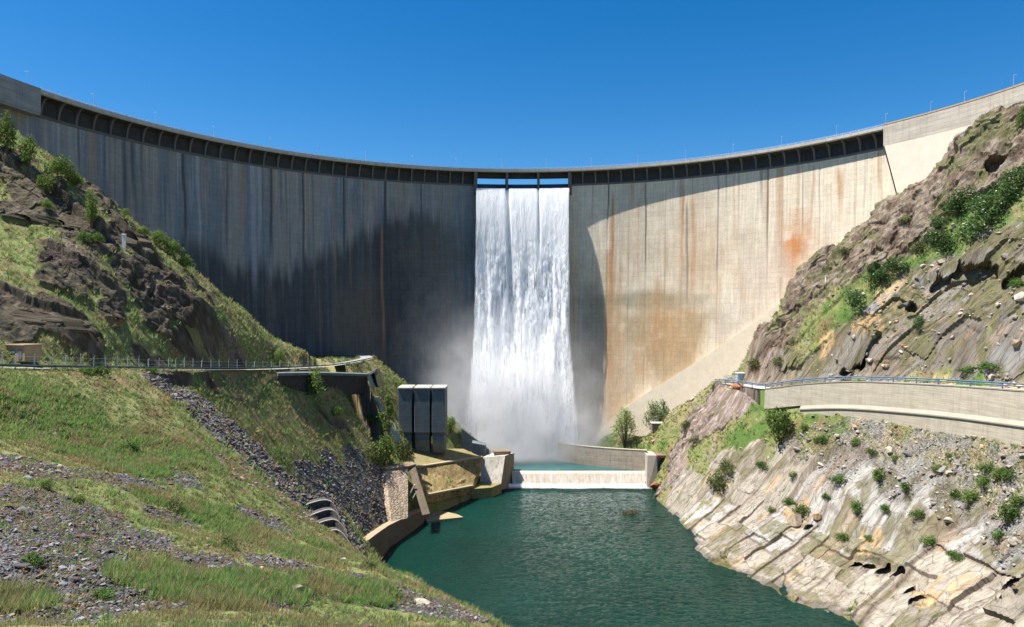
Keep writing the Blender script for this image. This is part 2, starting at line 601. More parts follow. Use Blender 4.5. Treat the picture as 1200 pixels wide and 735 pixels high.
SCARPS = [
    scarp_px([(-20, 178), (20, 200), (55, 226), (90, 252), (125, 285)], 8.5, 16),
    scarp_px([(70, 205), (105, 232), (120, 252)], 4.0, 10),
    scarp_px([(118, 236), (135, 262), (160, 298), (190, 322)], 7.0, 12),
    scarp_px([(40, 285), (85, 306), (112, 325), (140, 345)], 6.0, 12),
    scarp_px([(128, 305), (150, 318), (165, 340), (178, 356)], 6.0, 11),
    scarp_px([(-20, 335), (20, 350), (60, 372), (105, 386)], 6.5, 12),
    scarp_px([(60, 300), (80, 330), (110, 352)], 3.5, 8),
    scarp_px([(175, 340), (205, 352), (235, 366), (256, 374)], 5.5, 10),
    scarp_px([(180, 384), (215, 390), (250, 400), (290, 412)], 2.4, 6),
    scarp_px([(148, 400), (170, 408), (190, 416), (208, 428)], 2.6, 5),
    scarp_px([(205, 312), (225, 330), (250, 352)], 2.2, 5),
    scarp_px([(92, 420), (110, 416), (130, 420)], 1.4, 3),
    # right
    scarp_px([(1070, 330), (1092, 318), (1115, 308), (1140, 300), (1160, 312)], 6.0, 9, 'cut', 0.4),
    scarp_px([(1160, 322), (1180, 314), (1205, 306)], 4.0, 6, 'cut', 0.4),
    scarp_px([(980, 418), (992, 411), (1008, 408), (1022, 416)], 3.0, 4, 'cut', 0.4),
    scarp_px([(1055, 345), (1070, 352), (1078, 368)], 2.5, 4, 'cut', 0.4),
    scarp_px([(1150, 188), (1160, 180), (1176, 184)], 3.0, 3, 'cut', 0.3),
    scarp_px([(985, 642), (1005, 652), (1030, 660), (1062, 668)], 3.6, 6, 'cut', 0.3),
    scarp_px([(1050, 672), (1066, 680), (1088, 708)], 3.4, 5, 'cut', 0.3),
    scarp_px([(1165, 655), (1180, 690), (1190, 715)], 3.4, 5, 'cut', 0.3),
    scarp_px([(905, 596), (930, 612), (950, 622)], 1.8, 3, 'cut', 0.3),
    scarp_px([(920, 660), (915, 690), (925, 702)], 1.8, 3, 'cut', 0.3),
    # head of the scree under the left road
    scarp_px([(178, 440), (195, 443), (225, 441), (246, 443), (262, 452)], 2.6, 7, 'cut', 0.5),
    # undercut slope below the gallery
    scarp_px([(362, 470), (385, 486), (412, 497)], 2.2, 5, 'up', 0.4),
]


def road_profile(X, Y, Z, line, width, left_inner, soft):
    """flatten the land to the road; left_inner: the road lies left of the travel direction of its outer edge"""
    d, s, par = polydist(X, Y, line)
    zr = np.interp(par, np.arange(len(line)), line[:, 2]) - 0.25
    inner = (s > 0) == left_inner
    sd = np.where(inner, d, -d)
    k_in = 1 - sst(sd, width, width + 6.0)
    k_out = sst(sd, -soft, 0.0) if soft > 0 else (sd > 0.15).astype(float)
    k = np.where(sd >= width, k_in, np.where(sd >= 0, 1.0, k_out))
    near = (d < 40)
    k = k * near
    return Z + (zr - Z) * k, k


_bb = []
for (pts, A, D, mode, wd) in SCARPS:
    p = np.array(pts)
    _bb.append((p[:, 0].min() - D - 4, p[:, 0].max() + D + 4, p[:, 1].min() - D - 4, p[:, 1].max() + D + 4))


def scarps(X, Y):
    """height change and closeness to a scarp face"""
    H = np.zeros(X.shape, np.float32); M = np.zeros(X.shape, np.float32)
    xf, yf = X.ravel(), Y.ravel()
    Hf, Mf = H.ravel(), M.ravel()
    for q, (pts, A, D, mode, wd) in enumerate(SCARPS):
        x0, x1, y0, y1 = _bb[q]
        idx = np.nonzero((xf > x0) & (xf < x1) & (yf > y0) & (yf < y1))[0]
        if not len(idx): continue
        xs = xf[idx].astype(np.float32); ys = yf[idx].astype(np.float32)
        wx = (fbm2(xs / 7, ys / 7, 3, 40 + q) - .5) * 3.2
        wy = (fbm2(xs / 6, ys / 6, 3, 70 + q) - .5) * 3.2
        d, s, par = polydist(xs + wx, ys + wy, pts)
        px_, py_ = np.array(pts[-1]) - np.array(pts[0])
        # far side = the side whose normal points away from the camera
        far = 1.0 if px_ > 0 else -1.0
        sd = np.where(s * far > 0, d, -d)
        n = len(pts) - 1
        e = sst(par, 0, 0.45) * sst(n - par, 0, 0.45)
        amp = A * (0.22 if mode == 'up' else 0.75 if pts[0][0] < 0 else 0.3) * (0.65 + 0.7 * fbm2(xs / 3, ys / 3, 2, 90 + q)) * e
        if mode == 'up':
            hh = sst(sd, -wd, wd * 0.3) * (1 - sst(sd, 0, D)) * amp
        else:
            hh = -(1 - sst(sd, -wd * 0.3, wd)) * (1 - sst(-sd, 0, D)) * amp
        Hf[idx] += hh
        Mf[idx] = np.maximum(Mf[idx], e * (1 - sst(np.abs(sd + (1.0 if mode == 'up' else 0.0)), 0.5, 0.35 * A + 1.0)))
    return H, M


# ------------------------------------------------------------------ surface kinds, as patches on the land
def patch(pts, fn=None):
    return np.array([(*hit(p[0], p[1]), p[2]) for p in pts], np.float32)


ZONES = {
    'gravel': patch([(40, 650, 5.6), (110, 620, 5.6), (60, 590, 5.6), (150, 565, 4.8), (30, 545, 4.8), (200, 605, 2.8), (110, 690, 4.8), (240, 655, 2.4), (330, 660, 3.2), (380, 690, 3.2), (430, 690, 4.8),
                     (310, 610, 4.0), (40, 700, 4.8), (520, 712, 4.0), (562, 718, 4.0), (190, 700, 2.0), (270, 705, 2.0), (200, 560, 3.2), (320, 700, 2.4)]),
    'scree': patch([(200, 452, 5), (215, 460, 6), (235, 472, 7), (250, 488, 7), (270, 502, 8), (292, 520, 8), (318, 538, 8), (345, 550, 9), (375, 565, 10), (405, 580, 9), (430, 570, 7),
                    (395, 552, 8), (360, 595, 7), (395, 610, 7), (445, 560, 6), (420, 548, 6)]),
    'slate': patch([(413, 600, 3), (428, 597, 3), (444, 587, 2.5), (456, 580, 2.5), (408, 614, 3), (424, 610, 2.5), (400, 606, 3), (452, 597, 2)]),
    'soil': patch([(300, 565, 8), (330, 580, 8), (275, 550, 6), (345, 598, 5), (430, 590, 6), (452, 590, 6), (455, 565, 5), (330, 395, 5), (190, 345, 5), (270, 400, 5), (430, 470, 5),
                   (80, 300, 5), (30, 545, 4), (35, 500, 4), (150, 430, 3)]),
    'darkrock': patch([(10, 200, 5.0), (40, 225, 5.6), (70, 250, 5.6), (95, 270, 5.6), (115, 285, 3.7), (20, 250, 4.3), (110, 232, 3.7), (100, 205, 3.1), (130, 245, 3.7), (150, 280, 5.0), (175, 310, 4.3), (200, 330, 3.1),
                       (70, 310, 3.7), (100, 325, 3.7), (130, 340, 3.7), (155, 325, 4.3), (170, 350, 4.3), (20, 365, 5.0), (60, 375, 5.0), (95, 390, 3.7), (10, 385, 3.7), (210, 360, 4.3), (240, 372, 3.7), (180, 375, 3.7),
                       (190, 420, 3.1), (165, 410, 2.5), (215, 392, 1.9), (250, 403, 1.9), (280, 410, 1.2), (60, 330, 3.1), (130, 365, 3.1), (225, 335, 2.5), (245, 352, 1.9)]),
    'creamrock': patch([(800, 590, 9), (830, 615, 10), (870, 600, 10), (850, 565, 8), (900, 640, 11), (950, 640, 11), (1000, 640, 11), (1050, 655, 11), (1100, 665, 11), (1150, 685, 11), (1195, 705, 11),
                        (960, 592, 8), (1010, 610, 9), (905, 570, 8), (880, 545, 5), (1080, 622, 8), (1130, 640, 9), (1180, 655, 8), (930, 615, 9), (970, 690, 9), (1040, 700, 9), (1110, 715, 9), (925, 680, 8), (835, 640, 8),
                        (1120, 640, 7), (1195, 660, 6), (920, 540, 4), (1040, 590, 5), (1075, 575, 4)]),
    'talus': patch([(980, 540, 8), (1030, 545, 8), (1100, 550, 9), (1150, 560, 9), (1195, 580, 9), (1060, 572, 7), (1120, 600, 6), (950, 535, 6), (1180, 615, 5), (1190, 640, 4), (990, 575, 5)]),
    'purple': patch([(820, 500, 10), (850, 480, 9), (800, 530, 8), (840, 470, 8), (870, 478, 7), (885, 468, 5), (795, 560, 6), (810, 515, 8), (780, 575, 4), (880, 440, 5), (905, 430, 6)]),
    'cliff': patch([(1150, 162, 11), (1190, 152, 11), (1120, 190, 11), (1105, 215, 9), (1070, 235, 11), (1040, 258, 10), (1010, 280, 10), (980, 290, 10), (955, 312, 10), (943, 335, 9),
                    (1160, 195, 8), (1190, 178, 8), (1130, 215, 7), (1085, 260, 7), (1050, 285, 6), (960, 340, 8), (930, 385, 7), (912, 400, 8), (898, 415, 8), (1000, 310, 7), (1020, 300, 6), (890, 400, 6), (920, 430, 6)]),
    'creamup': patch([(1080, 345, 9), (1040, 375, 8), (1000, 405, 7), (965, 430, 7), (1100, 330, 7), (1145, 320, 8), (1185, 300, 8), (1185, 345, 8), (1130, 350, 9), (1090, 385, 8), (1040, 415, 7), (1185, 395, 6),
                      (1130, 395, 6), (1155, 285, 4), (1060, 365, 7), (1190, 440, 5), (980, 415, 5), (945, 437, 4), (1010, 385, 5), (1120, 370, 5)]),
    'ochre': patch([(1048, 345, 4.5), (1018, 380, 3.5), (1195, 445, 5), (970, 400, 3), (1105, 435, 3), (860, 458, 4), (1090, 690, 4), (1020, 640, 3), (935, 605, 3)]),
    'hollow': patch([(1098, 327, 2.0), (1110, 323, 2.3), (1122, 319, 2.7), (1135, 317, 2.9), (1147, 313, 2.5), (1158, 317, 1.9), (1180, 323, 1.9), (1192, 318, 1.9), (1167, 191, 2.2), (995, 417, 1.6), (1007, 414, 1.6),
                      (1003, 661, 1.3), (1018, 664, 1.5), (1036, 668, 1.5), (1052, 672, 1.4), (1064, 688, 1.5), (1073, 701, 1.6), (1180, 690, 1.7), (1188, 706, 1.8), (948, 622, 1.0), (1067, 357, 1.3), (30, 375, 1.6), (75, 385, 1.6), (20, 262, 2), (60, 262, 2), (150, 285, 1.8)]),
    'lush': patch([(722, 517, 7), (752, 518, 7), (785, 520, 5), (700, 515, 6), (1100, 270, 7), (1140, 250, 8), (1170, 235, 8), (1075, 300, 7), (1110, 285, 7), (1190, 215, 7), (1180, 275, 6), (1050, 330, 6), (1010, 345, 7), (1150, 430, 6), (1180, 420, 6), (1120, 430, 6),
                   (900, 500, 7), (870, 520, 6), (845, 555, 5), (1000, 515, 6), (1060, 520, 5), (1130, 525, 5), (880, 430, 6), (870, 425, 5), (960, 510, 6), (985, 365, 6), (1020, 325, 6)]),
}


def zone(name, X, Y, Z):
    m = np.zeros(X.shape, np.float32).ravel()
    x, y, z = X.ravel(), Y.ravel(), Z.ravel()
    for (cx, cy_, cz, r) in ZONES[name]:
        i = np.nonzero((np.abs(x - cx) < r * 1.6) & (np.abs(y - cy_) < r * 1.6))[0]
        if len(i):
            d = np.sqrt((x[i] - cx) ** 2 + (y[i] - cy_) ** 2 + (z[i] - cz) ** 2) / (r * 1.12)
            m[i] = np.maximum(m[i], 1 - sst(d, 0.55, 1.5))
    return m.reshape(X.shape)


def cells(q, p, L, Lp, seed):
    """stepped slabs: layers across q, broken into blocks along p"""
    a = q / L
    i = np.floor(a)
    b = p / Lp + rnd(i, 0, seed) * 7
    j = np.floor(b)
    r = rnd(i, j, seed + 1)
    fa, fb = a - i, b - j
    tilt = (rnd(i, j, seed + 2) - .35) * fa + (rnd(i, j, seed + 3) - .5) * 0.6 * fb
    return r + 0.55 * tilt, i, j, np.minimum(np.minimum(fa, 1 - fa) * L, np.minimum(fb, 1 - fb) * Lp * .6)


SHORE = [at(392, 672, 151), at(420, 643, 170), at(440, 627.5, 182), at(455, 617, 193), at(478, 605.5, 205), at(500, 596, 219), at(498, 580, 219), at(554, 569, 243), at(576, 574, 246), at(588, 567, 251), at(601, 572, 264)]
SHORE = [(p[0] - .9, p[1], p[2]) for p in SHORE]
QZ = [at(392, 672, 151)[2], at(420, 643, 170)[2], at(440, 627.5, 182)[2], at(455, 617, 193)[2], at(478, 605.5, 205)[2], at(500, 596, 219)[2], 3, 2, 2, 2, 2]
APRON = [at(476, 526, 248), at(543, 526, 260), at(566, 536.5, 256), at(486, 549, 236), at(498, 580, 219), at(554, 569, 243)]


def carve(X, Y, Z):
    s = (Y > 140) & (Y < 285) & (X < 40) & (X > -70)
    x, y, z = X[s], Y[s], Z[s]
    d, sd, par = polydist(x, y, SHORE)
    river = (sd < 0) & (y > 150) & (y < 266)
    z = np.where(river & (d < 60), np.minimum(z, -3.0 + 0 * d), z)
    back = (sd > 0) & (d < 34) & (par < 5)
    z = np.where(back, np.minimum(z, np.interp(par, np.arange(11), QZ) - .4 + np.maximum(d - 2.0, 0) * 1.55), z)
    # under the two apron slabs
    A1, A2, B2, B1, C1, C2 = [np.array(p) for p in APRON]
    for (a, b, c, e) in ((A1, A2, B2, B1), (B1, B2, C2, C1)):
        n_ = np.cross(b - a, e - a)
        zz = a[2] - (n_[0] * (x - a[0]) + n_[1] * (y - a[1])) / n_[2]
        ins = np.ones(x.shape, bool)
        q = [a, b, c, e]
        for i in range(4):
            u, v = q[i], q[(i + 1) % 4]
            cr_ = (v[0] - u[0]) * (y - u[1]) - (v[1] - u[1]) * (x - u[0])
            ins &= cr_ < 1.2 * np.hypot(v[0] - u[0], v[1] - u[1])
        z = np.where(ins, np.minimum(z, zz - 2.6), z)
    Z = Z.copy(); Z[s] = z
    return Z


GALL = smooth_line([at(326, 437.5, 188), at(350, 437, 197), at(385, 437, 213), at(432, 438.5, 232)], 4)


def land(X, Y, fine=True):
    """full land surface: displaced points and colour"""
    X = np.asarray(X, np.float32); Y = np.asarray(Y, np.float32)
    Z = base(X, Y).astype(np.float32)
    e = 1.0
    gx = (base(X + e, Y) - base(X - e, Y)) / (2 * e); gy = (base(X, Y + e) - base(X, Y - e)) / (2 * e)
    nl = np.sqrt(gx * gx + gy * gy + 1)
    NX, NY, NZ = (-gx / nl).astype(np.float32), (-gy / nl).astype(np.float32), (1 / nl).astype(np.float32)
    wz = lambda s_: (fbm2(X / s_, Y / s_, 4, 5) - .5)
    wob = fbm3(X / 7, Y / 7, Z / 7, 4, 21) + 0.35 * (fbm3(X / 1.3, Y / 1.3, Z / 1.3, 3, 22) - .5) - .5     # ragged patch edges
    m = {k: sst(zone(k, X, Y, Z) + 1.1 * wob, 0.38, 0.62) for k in ZONES}
    right = sst(X + 0.0 * Y, 35, 50)
    S, SM = scarps(X, Y)
    # --- rock relief
    wq = 3.0 * (fbm3(X / 25, Y / 25, Z / 25, 3, 5) - .5) + 1.2 * (fbm3(X / 6, Y / 6, Z / 6, 3, 6) - .5)
    wp = 4.0 * (fbm3(X / 9, Y / 9, Z / 9, 3, 66) - .5)
    # bedding dips to the river on the right, along the spur on the left
    q = np.where(X > 0, -0.57 * X + 0.47 * Y + 0.67 * Z, 0.50 * X + 0.45 * Y + 0.74 * Z).astype(np.float32) + wq
    p = np.where(X > 0, 0.76 * X + 0.65 * Z, 0.83 * X - 0.56 * Z).astype(np.float32) + 0.35 * q + wp
    bed = np.stack([q, p, 0.5 * X + 0.87 * Y], -1)
    c1, i1, j1, e1 = cells(q, p, 9.0, 30.0, 101)
    c2, i2, j2, e2 = cells(q + 1.2, p, 3.6, 13.0, 111)
    c3, i3, j3, e3 = cells(q + .4, p, 1.4, 6.0, 121)
    slab = 2.5 * c1 + 1.35 * c2 + 0.40 * c3
    r3 = fbm3(X / 3.2, Y / 3.2, Z / 3.2, 5, 31, 0.55)
    rid = 1 - np.abs(2 * fbm3(X / 6, Y / 6, Z / 6, 4, 36) - 1)
    crag = 1.6 * (1 - right) * (c1 - .6) + 2.6 * (r3 - .5) + 2.2 * (rid - .7) + 0.8 * c3 + 0.7 * c2
    cream = np.maximum(m['creamrock'], m['creamup'])
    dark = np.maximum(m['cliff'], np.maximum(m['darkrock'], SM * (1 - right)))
    rocky = np.maximum(np.maximum(cream, dark), m['purple'])
    disp = cream * (slab - 1.9) * 1.0 + (1 - cream) * np.maximum(dark, m['purple'] * 0.9) * crag * (1.35 - 0.75 * (1 - right))
    disp = disp + cream * 0.5 * (r3 - .5)
    # --- grass / earth relief
    tus = fbm3(X / 2.2, Y / 2.2, Z / 2.2, 4, 51) - .5
    tus2 = fbm2(X / .7, Y / .7, 3, 55) - .5
    soft = (1 - rocky)
    disp = disp + soft * (1.4 * (fbm3(X / 9, Y / 9, Z / 9, 3, 61) - .5) + 0.75 * tus + 0.22 * tus2)
    disp = disp + soft * right * 0.35 * (slab - 1.9)
    grav = np.maximum(np.maximum(m['gravel'], m['scree']), m['talus'])
    disp = disp + grav * soft * 0.25 * (fbm2(X / .5, Y / .5, 3, 71) - .5)
    Z2 = Z + S
    # keep the water's edge and beds clean
    disp = disp * sst(Z, -5, -2)
    PX, PY, PZ = X + NX * disp * 0.9, Y + NY * disp * 0.9, Z2 + NZ * disp
    PZ = carve(PX, PY, PZ)
    # roads
    PZ, k1 = road_profile(PX, PY, PZ, ROADL, RW_L, True, 2.5)
    PZ, k2 = road_profile(PX, PY, PZ, ROADR, RW_R, False, 0.0)
    # rubble banked against the foot of the retaining wall
    d_, s_, par_ = polydist(PX, PY, ROADR)
    bo = (s_ > 0) & (d_ < 45) & (d_ > .1)
    pz_ = np.interp(ROADR[:, 1], [125, 145, 168, 190, 204, 216, 222, 230], [11.5, 11.2, 11.3, 9.6, 8.6, 6.6, 3.5, 1.5])
    zmin = np.interp(par_, np.arange(len(ROADR)), ROADR[:, 2] - pz_) - np.maximum(d_ - 1.8, 0) * 1.75 + 1.6 * (fbm3(PX / 2.5, PY / 2.5, PZ / 2.5, 3, 77) - .5)
    PZ = np.where(bo & (par_ < len(ROADR) - 8), np.maximum(PZ, zmin), PZ).astype(np.float32)
    d_, s_, par_ = polydist(PX, PY, GALL)
    zmin = np.interp(par_, np.arange(len(GALL)), GALL[:, 2] - 3.2) - np.maximum(d_ - .5, 0) * 1.9 + 1.0 * (fbm3(PX / 2.5, PY / 2.5, PZ / 2.5, 3, 78) - .5)
    PZ = np.where((s_ < 0) & (d_ < 18) & (par_ > .2) & (par_ < len(GALL) - 1.2) & (PX < -35), np.maximum(PZ, zmin), PZ).astype(np.float32)
    PZ = carve(PX, PY, PZ).astype(np.float32)
    # hollows under overhanging beds
    cv = sst(zone('hollow', X, Y, Z) + .40 * wob, .34, .62)
    PX = PX + 2.3 * cv; PY = PY + 3.3 * cv; PZ = PZ - .5 * cv
    # --- colours (linear albedo)
    n1 = fbm3(X / 14, Y / 14, Z / 14, 4, 81); n2 = fbm3(X / 3, Y / 3, Z / 3, 4, 85); n3 = fbm3(X / 1.1, Y / 1.1, Z / 1.1, 3, 88); n4 = fbm3(X / 5 + 9, Y / 5, Z / 5, 3, 91)

    def col(*c): return np.array(c, np.float32)
    def ad(b, c, t): return b + (c - b) * t[..., None]
    g = col(.165, .182, .062) + np.zeros(X.shape + (3,), np.float32)
    g = ad(g, col(.235, .20, .10), sst(n1, .45, .65) * .8)
    g = ad(g, col(.12, .17, .045), sst(n2, .52, .68) * .75)
    g = ad(g, col(.17, .115, .06), sst(n4, .56, .70) * .75)
    g = ad(g, col(.06, .075, .025), sst(n3, .60, .75) * .5)
    c_ = ad(g, col(.065, .13, .025), m['lush'] * sst(n2, .3, .55) * .8)
    rg = ad(c_, col(.25, .21, .15), sst(n2, .52, .68) * right * (1 - m['lush']) * .7)
    c_ = rg
    c_ = ad(c_, ad(col(.16, .115, .085) + 0 * g, col(.22, .17, .14), n3), m['soil'])
    gv = ad(col(.085, .08, .08) + 0 * g, col(.10, .07, .052), sst(n2, .4, .6))
    gv = ad(gv, col(.16, .16, .165), sst(n3, .55, .7))
    c_ = ad(c_, gv, m['gravel'])
    sc = ad(col(.155, .15, .15) + 0 * g, col(.19, .18, .175), sst(n3, .45, .65))
    sc = ad(sc, col(.16, .12, .095), sst(n2, .52, .66))
    c_ = ad(c_, sc, m['scree'])
    ta = ad(col(.27, .22, .165) + 0 * g, col(.20, .18, .17), sst(n2, .4, .6))
    c_ = ad(c_, ta, m['talus'] * .85 * (1 - .75 * sst(n4 + .3 * (n3 - .5), .48, .6)))
    dk = ad(col(.13, .098, .07) + 0 * g, col(.26, .21, .16), sst(n3, .45, .7))
    dk = ad(dk, col(.09, .065, .05), sst(n2, .5, .65))
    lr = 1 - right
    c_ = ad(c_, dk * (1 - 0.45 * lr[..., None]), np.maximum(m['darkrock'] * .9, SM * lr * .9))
    c_ = ad(c_, ad(col(.045, .048, .055) + 0 * g, col(.11, .11, .12), sst(n3, .5, .7)), m['slate'])
    ck = ad(col(.205, .155, .108) + 0 * g, col(.285, .24, .19), sst(n3, .4, .65))
    ck = ad(ck, col(.15, .105, .075), sst(n2, .48, .62))
    ck = ad(ck, col(.14, .14, .06), sst(n4, .52, .62) * .8)
    c_ = ad(c_, ck, m['cliff'])
    pu = ad(col(.23, .17, .135) + 0 * g, col(.33, .275, .25), sst(n3, .4, .65))
    pu = ad(pu, col(.17, .14, .10), sst(n2, .5, .62))
    c_ = ad(c_, pu, m['purple'])
    t1 = rnd(i1, j1, 201); t2 = rnd(i2, j2, 211); t3 = rnd(i3, j3, 221)
    cr = ad(col(.355, .315, .255) + 0 * g, col(.26, .225, .18), sst(t2, .5, .85))
    cr = ad(cr, col(.40, .385, .36), sst(t1, .55, .7) * .8)
    cr = ad(cr, col(.44, .29, .15), ((t3 > .93) | (t2 > .95)) * .5)
    cr = ad(cr, col(.30, .25, .20), (t3 < .12) * .7)
    cr = ad(cr, col(.44, .34, .24), sst(n2, .58, .72) * .4)
    crk = np.maximum((1 - sst(e1, .12, .5)) * .75, (1 - sst(e2, .05, .28)) * .6 * sst(n1, .3, .6))
    cr = ad(cr, col(.16, .12, .085), crk)
    up_ = m['creamup'] * (1 - m['creamrock'])
    cr = cr * (1 - 0.34 * up_[..., None])
    gaps = np.maximum(sst(n2 + .3 * (t2 - .5), .47, .60) * up_, sst(n2 + .4 * (t2 - .5), .54, .66) * m['creamrock'] * .75)
    cr = ad(cr, ad(col(.125, .135, .05) + 0 * g, col(.19, .15, .10), n3), gaps)
    c_ = ad(c_, cr, cream)
    oc = ad(col(.46, .27, .11) + 0 * g, col(.50, .38, .22), n3)
    c_ = ad(c_, oc, m['ochre'] * .8 * sst(n3 + .5 * (t3 - .5), .35, .6))
    # wet foot of the rock along the water: darker band with its own edge
    wet = right * (1 - sst(PZ + 1.2 * (n2 - .5), 0.35, 0.9))
    c_ = c_ * (1 - 0.45 * wet[..., None])
    c_ = c_ * (1 - np.maximum(k1, k2)[..., None] * .0)
    msk = np.stack([rocky, np.maximum(grav, m['soil'] * .6), soft * (1 - grav)], -1)
    return np.stack([PX, PY, PZ], -1), c_, msk, m, bed


# ------------------------------------------------------------------ the ground sheet (rows get wider with distance)
APEX = -30.0
uf = np.linspace(-.735, .735, 1180)
ue = np.array([.80, .9, 1.05, 1.3, 1.7, 2.3, 3.2, 5, 8])
U = np.concatenate([-ue[::-1], uf, ue])
vf = np.concatenate([np.geomspace(46, 110, 330)[:-1], np.linspace(110, 352, 1080)])
V = np.concatenate([[8, 14, 20, 26, 32, 38, 42], vf, [360, 372, 390, 420, 460, 520, 640, 900, 1500]])
UU, VV = np.meshgrid(U, V)
TX, TY = (UU * VV).astype(np.float32), (VV + APEX).astype(np.float32)
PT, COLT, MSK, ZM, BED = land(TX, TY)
far = (np.abs(TX) > 410) | (TY > 450)
PT[..., 2] = np.where(far, np.maximum(PT[..., 2], 60), PT[..., 2])
# nothing of the hill rises through the lower dam or past its crest behind it
rr = np.hypot(PT[..., 0] - DCX, PT[..., 1] - DCY)
behind = (PT[..., 1] > DCY - 20) & (rr > RFACE + 4)
PT[..., 2] = np.where(behind & ~far, np.minimum(PT[..., 2], 112), PT[..., 2])


def tmat():
    t = NT('hillside')
    col = t.attr('Col'); ms = t.sep(t.attr('Msk'))
    rock, grav, grass = ms[0], ms[1], ms[2]
    fine = t.noise(1.7, detail=8, rough=0.75)
    fine2 = t.noise(9.0, detail=6, rough=0.7)
    bd = t.new('ShaderNodeAttribute', attribute_name='Bed').outputs['Vector']
    lay = t.noise(1.0, t.mapped((1.5, 0.22, 0.4), (0, 0, 0), bd), detail=7, rough=0.7, dist=0.5)
    vor = t.voro(2.6, feat='F1', out='Color'); vs = t.sep(vor)[0]
    vor2 = t.voro(7.0, feat='F1', out='Color'); vs2 = t.sep(vor2)[0]
    f_r = t.math('MULTIPLY', t.rng(lay, .3, .72, .55, 1.4), t.rng(fine2, .25, .75, .8, 1.2))
    f_g = t.math('MULTIPLY', t.rng(vs, 0, 1, .65, 1.45), t.rng(vs2, 0, 1, .6, 1.5))
    f_s = t.math('MULTIPLY', t.rng(fine, .3, .7, .6, 1.42), t.rng(fine2, .3, .7, .72, 1.3))
    f = t.math('ADD', t.math('MULTIPLY', rock, f_r), t.math('ADD', t.math('MULTIPLY', grav, f_g), t.math('MULTIPLY', grass, f_s)))
    tot = t.math('MAXIMUM', t.math('ADD', t.math('ADD', rock, grav), grass), 0.05)
    f = t.math('DIVIDE', f, tot)
    c = t.scale(col, f)
    # yellow-green and straw flecks in the grass
    fl = t.noise(3.4, detail=5, rough=0.75)
    c = t.mix(t.math('MULTIPLY', grass, t.rng(fl, .56, .70, 0, .55)), c, (.21, .175, .075))
    # thin cracks in the rock
    ck = t.voro(0.55, t.mapped((1.8, .45, .7), (0, 0, 0), bd), feat='DISTANCE_TO_EDGE')
    crk = t.math('MULTIPLY', rock, t.rng(ck, 0.0, 0.035, 0.75, 0.0))
    c = t.mix(crk, c, (.07, .055, .04))
    b = t.bump(t.math('ADD', lay, t.math('MULTIPLY', fine2, .25)), 0.55, t.math('MULTIPLY', rock, .9))
    b = t.bump(t.math('ADD', t.math('MULTIPLY', vs, .6), t.math('ADD', fine2, t.math('MULTIPLY', vs2, .5))), 0.22, t.math('ADD', t.math('MULTIPLY', grav, .9), t.math('MULTIPLY', grass, .4)), b)
    return t.done(c, 0.95, b)


M_LAND = tmat()
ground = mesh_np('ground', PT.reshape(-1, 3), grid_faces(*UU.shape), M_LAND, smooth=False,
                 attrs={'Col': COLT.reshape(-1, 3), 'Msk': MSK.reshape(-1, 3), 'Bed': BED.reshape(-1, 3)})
_gf = grid_faces(*UU.shape)
ground.data.polygons.foreach_set('use_smooth', (MSK.reshape(-1, 3)[_gf[:, 0], 0] < .4))
tag(ground, 'hillsides of grass, scree and pale slab rock along the river', kind='structure')

# quick height lookup on the finished surface (1 m cells, highest point kept apart from scarps is good enough)
_hx, _hy = np.arange(-170, 171, 1.0), np.arange(20, 320, 1.0)
_G = np.full((len(_hy), len(_hx)), -99, np.float32)
_sel = (np.abs(PT[..., 0]) < 170) & (PT[..., 1] > 20) & (PT[..., 1] < 319)
_ix = np.round(PT[..., 0][_sel] + 170).astype(int).clip(0, len(_hx) - 1); _iy = np.round(PT[..., 1][_sel] - 20).astype(int).clip(0, len(_hy) - 1)
_sumz = np.zeros_like(_G); _cnt = np.zeros_like(_G)
np.add.at(_sumz, (_iy, _ix), PT[..., 2][_sel]); np.add.at(_cnt, (_iy, _ix), 1)
_G = np.where(_cnt > 0, _sumz / np.maximum(_cnt, 1), base(*np.meshgrid(_hx, _hy)))


def topz(X, Y):
    fx = np.clip(np.asarray(X, float) + 170, 0, len(_hx) - 1.001); fy = np.clip(np.asarray(Y, float) - 20, 0, len(_hy) - 1.001)
    ix, iy = fx.astype(int), fy.astype(int); tx, ty = fx - ix, fy - iy
    return (_G[iy, ix] * (1 - tx) + _G[iy, ix + 1] * tx) * (1 - ty) + (_G[iy + 1, ix] * (1 - tx) + _G[iy + 1, ix + 1] * tx) * ty


def onland(px, py):
    return hit(px, py, fn=topz)
# ------------------------------------------------------------------ the dam
dam = empty('arch_dam', (DCX, DCY + RFACE, 0))
tag(dam, 'tall curved concrete arch dam, stained and streaked, closing the whole valley', 'dam')
PHL, PHR = dam_hit(37, 112)[0], dam_hit(1042, 158)[0]          # ends of the bracketed deck
S_L, S_R = dam_hit(557, 230)[0], dam_hit(668, 230)[0]          # spillway notch
SP_Z = ZCREST - 8.6                                            # its sill
P_M1, P_M2 = S_L + (S_R - S_L) / 3, S_L + 2 * (S_R - S_L) / 3
BRK_Z = ZCREST - 6.4                                           # bottom of the brackets

# --- face grid
NPH, NZF = 1500, 420
phg = np.linspace(rad(-104), rad(100), NPH)
top = np.full(NPH, ZCREST - 1.0)
top[(phg > S_L) & (phg < S_R)] = SP_Z
vv = np.linspace(0, 1, NZF)
PH = np.repeat(phg[None], NZF, 0)
ZZ = vv[:, None] * (top[None] + 2) - 2
R_ = RFACE - thick(ZZ)
ARC = PH * 147.0                                               # arc length, m
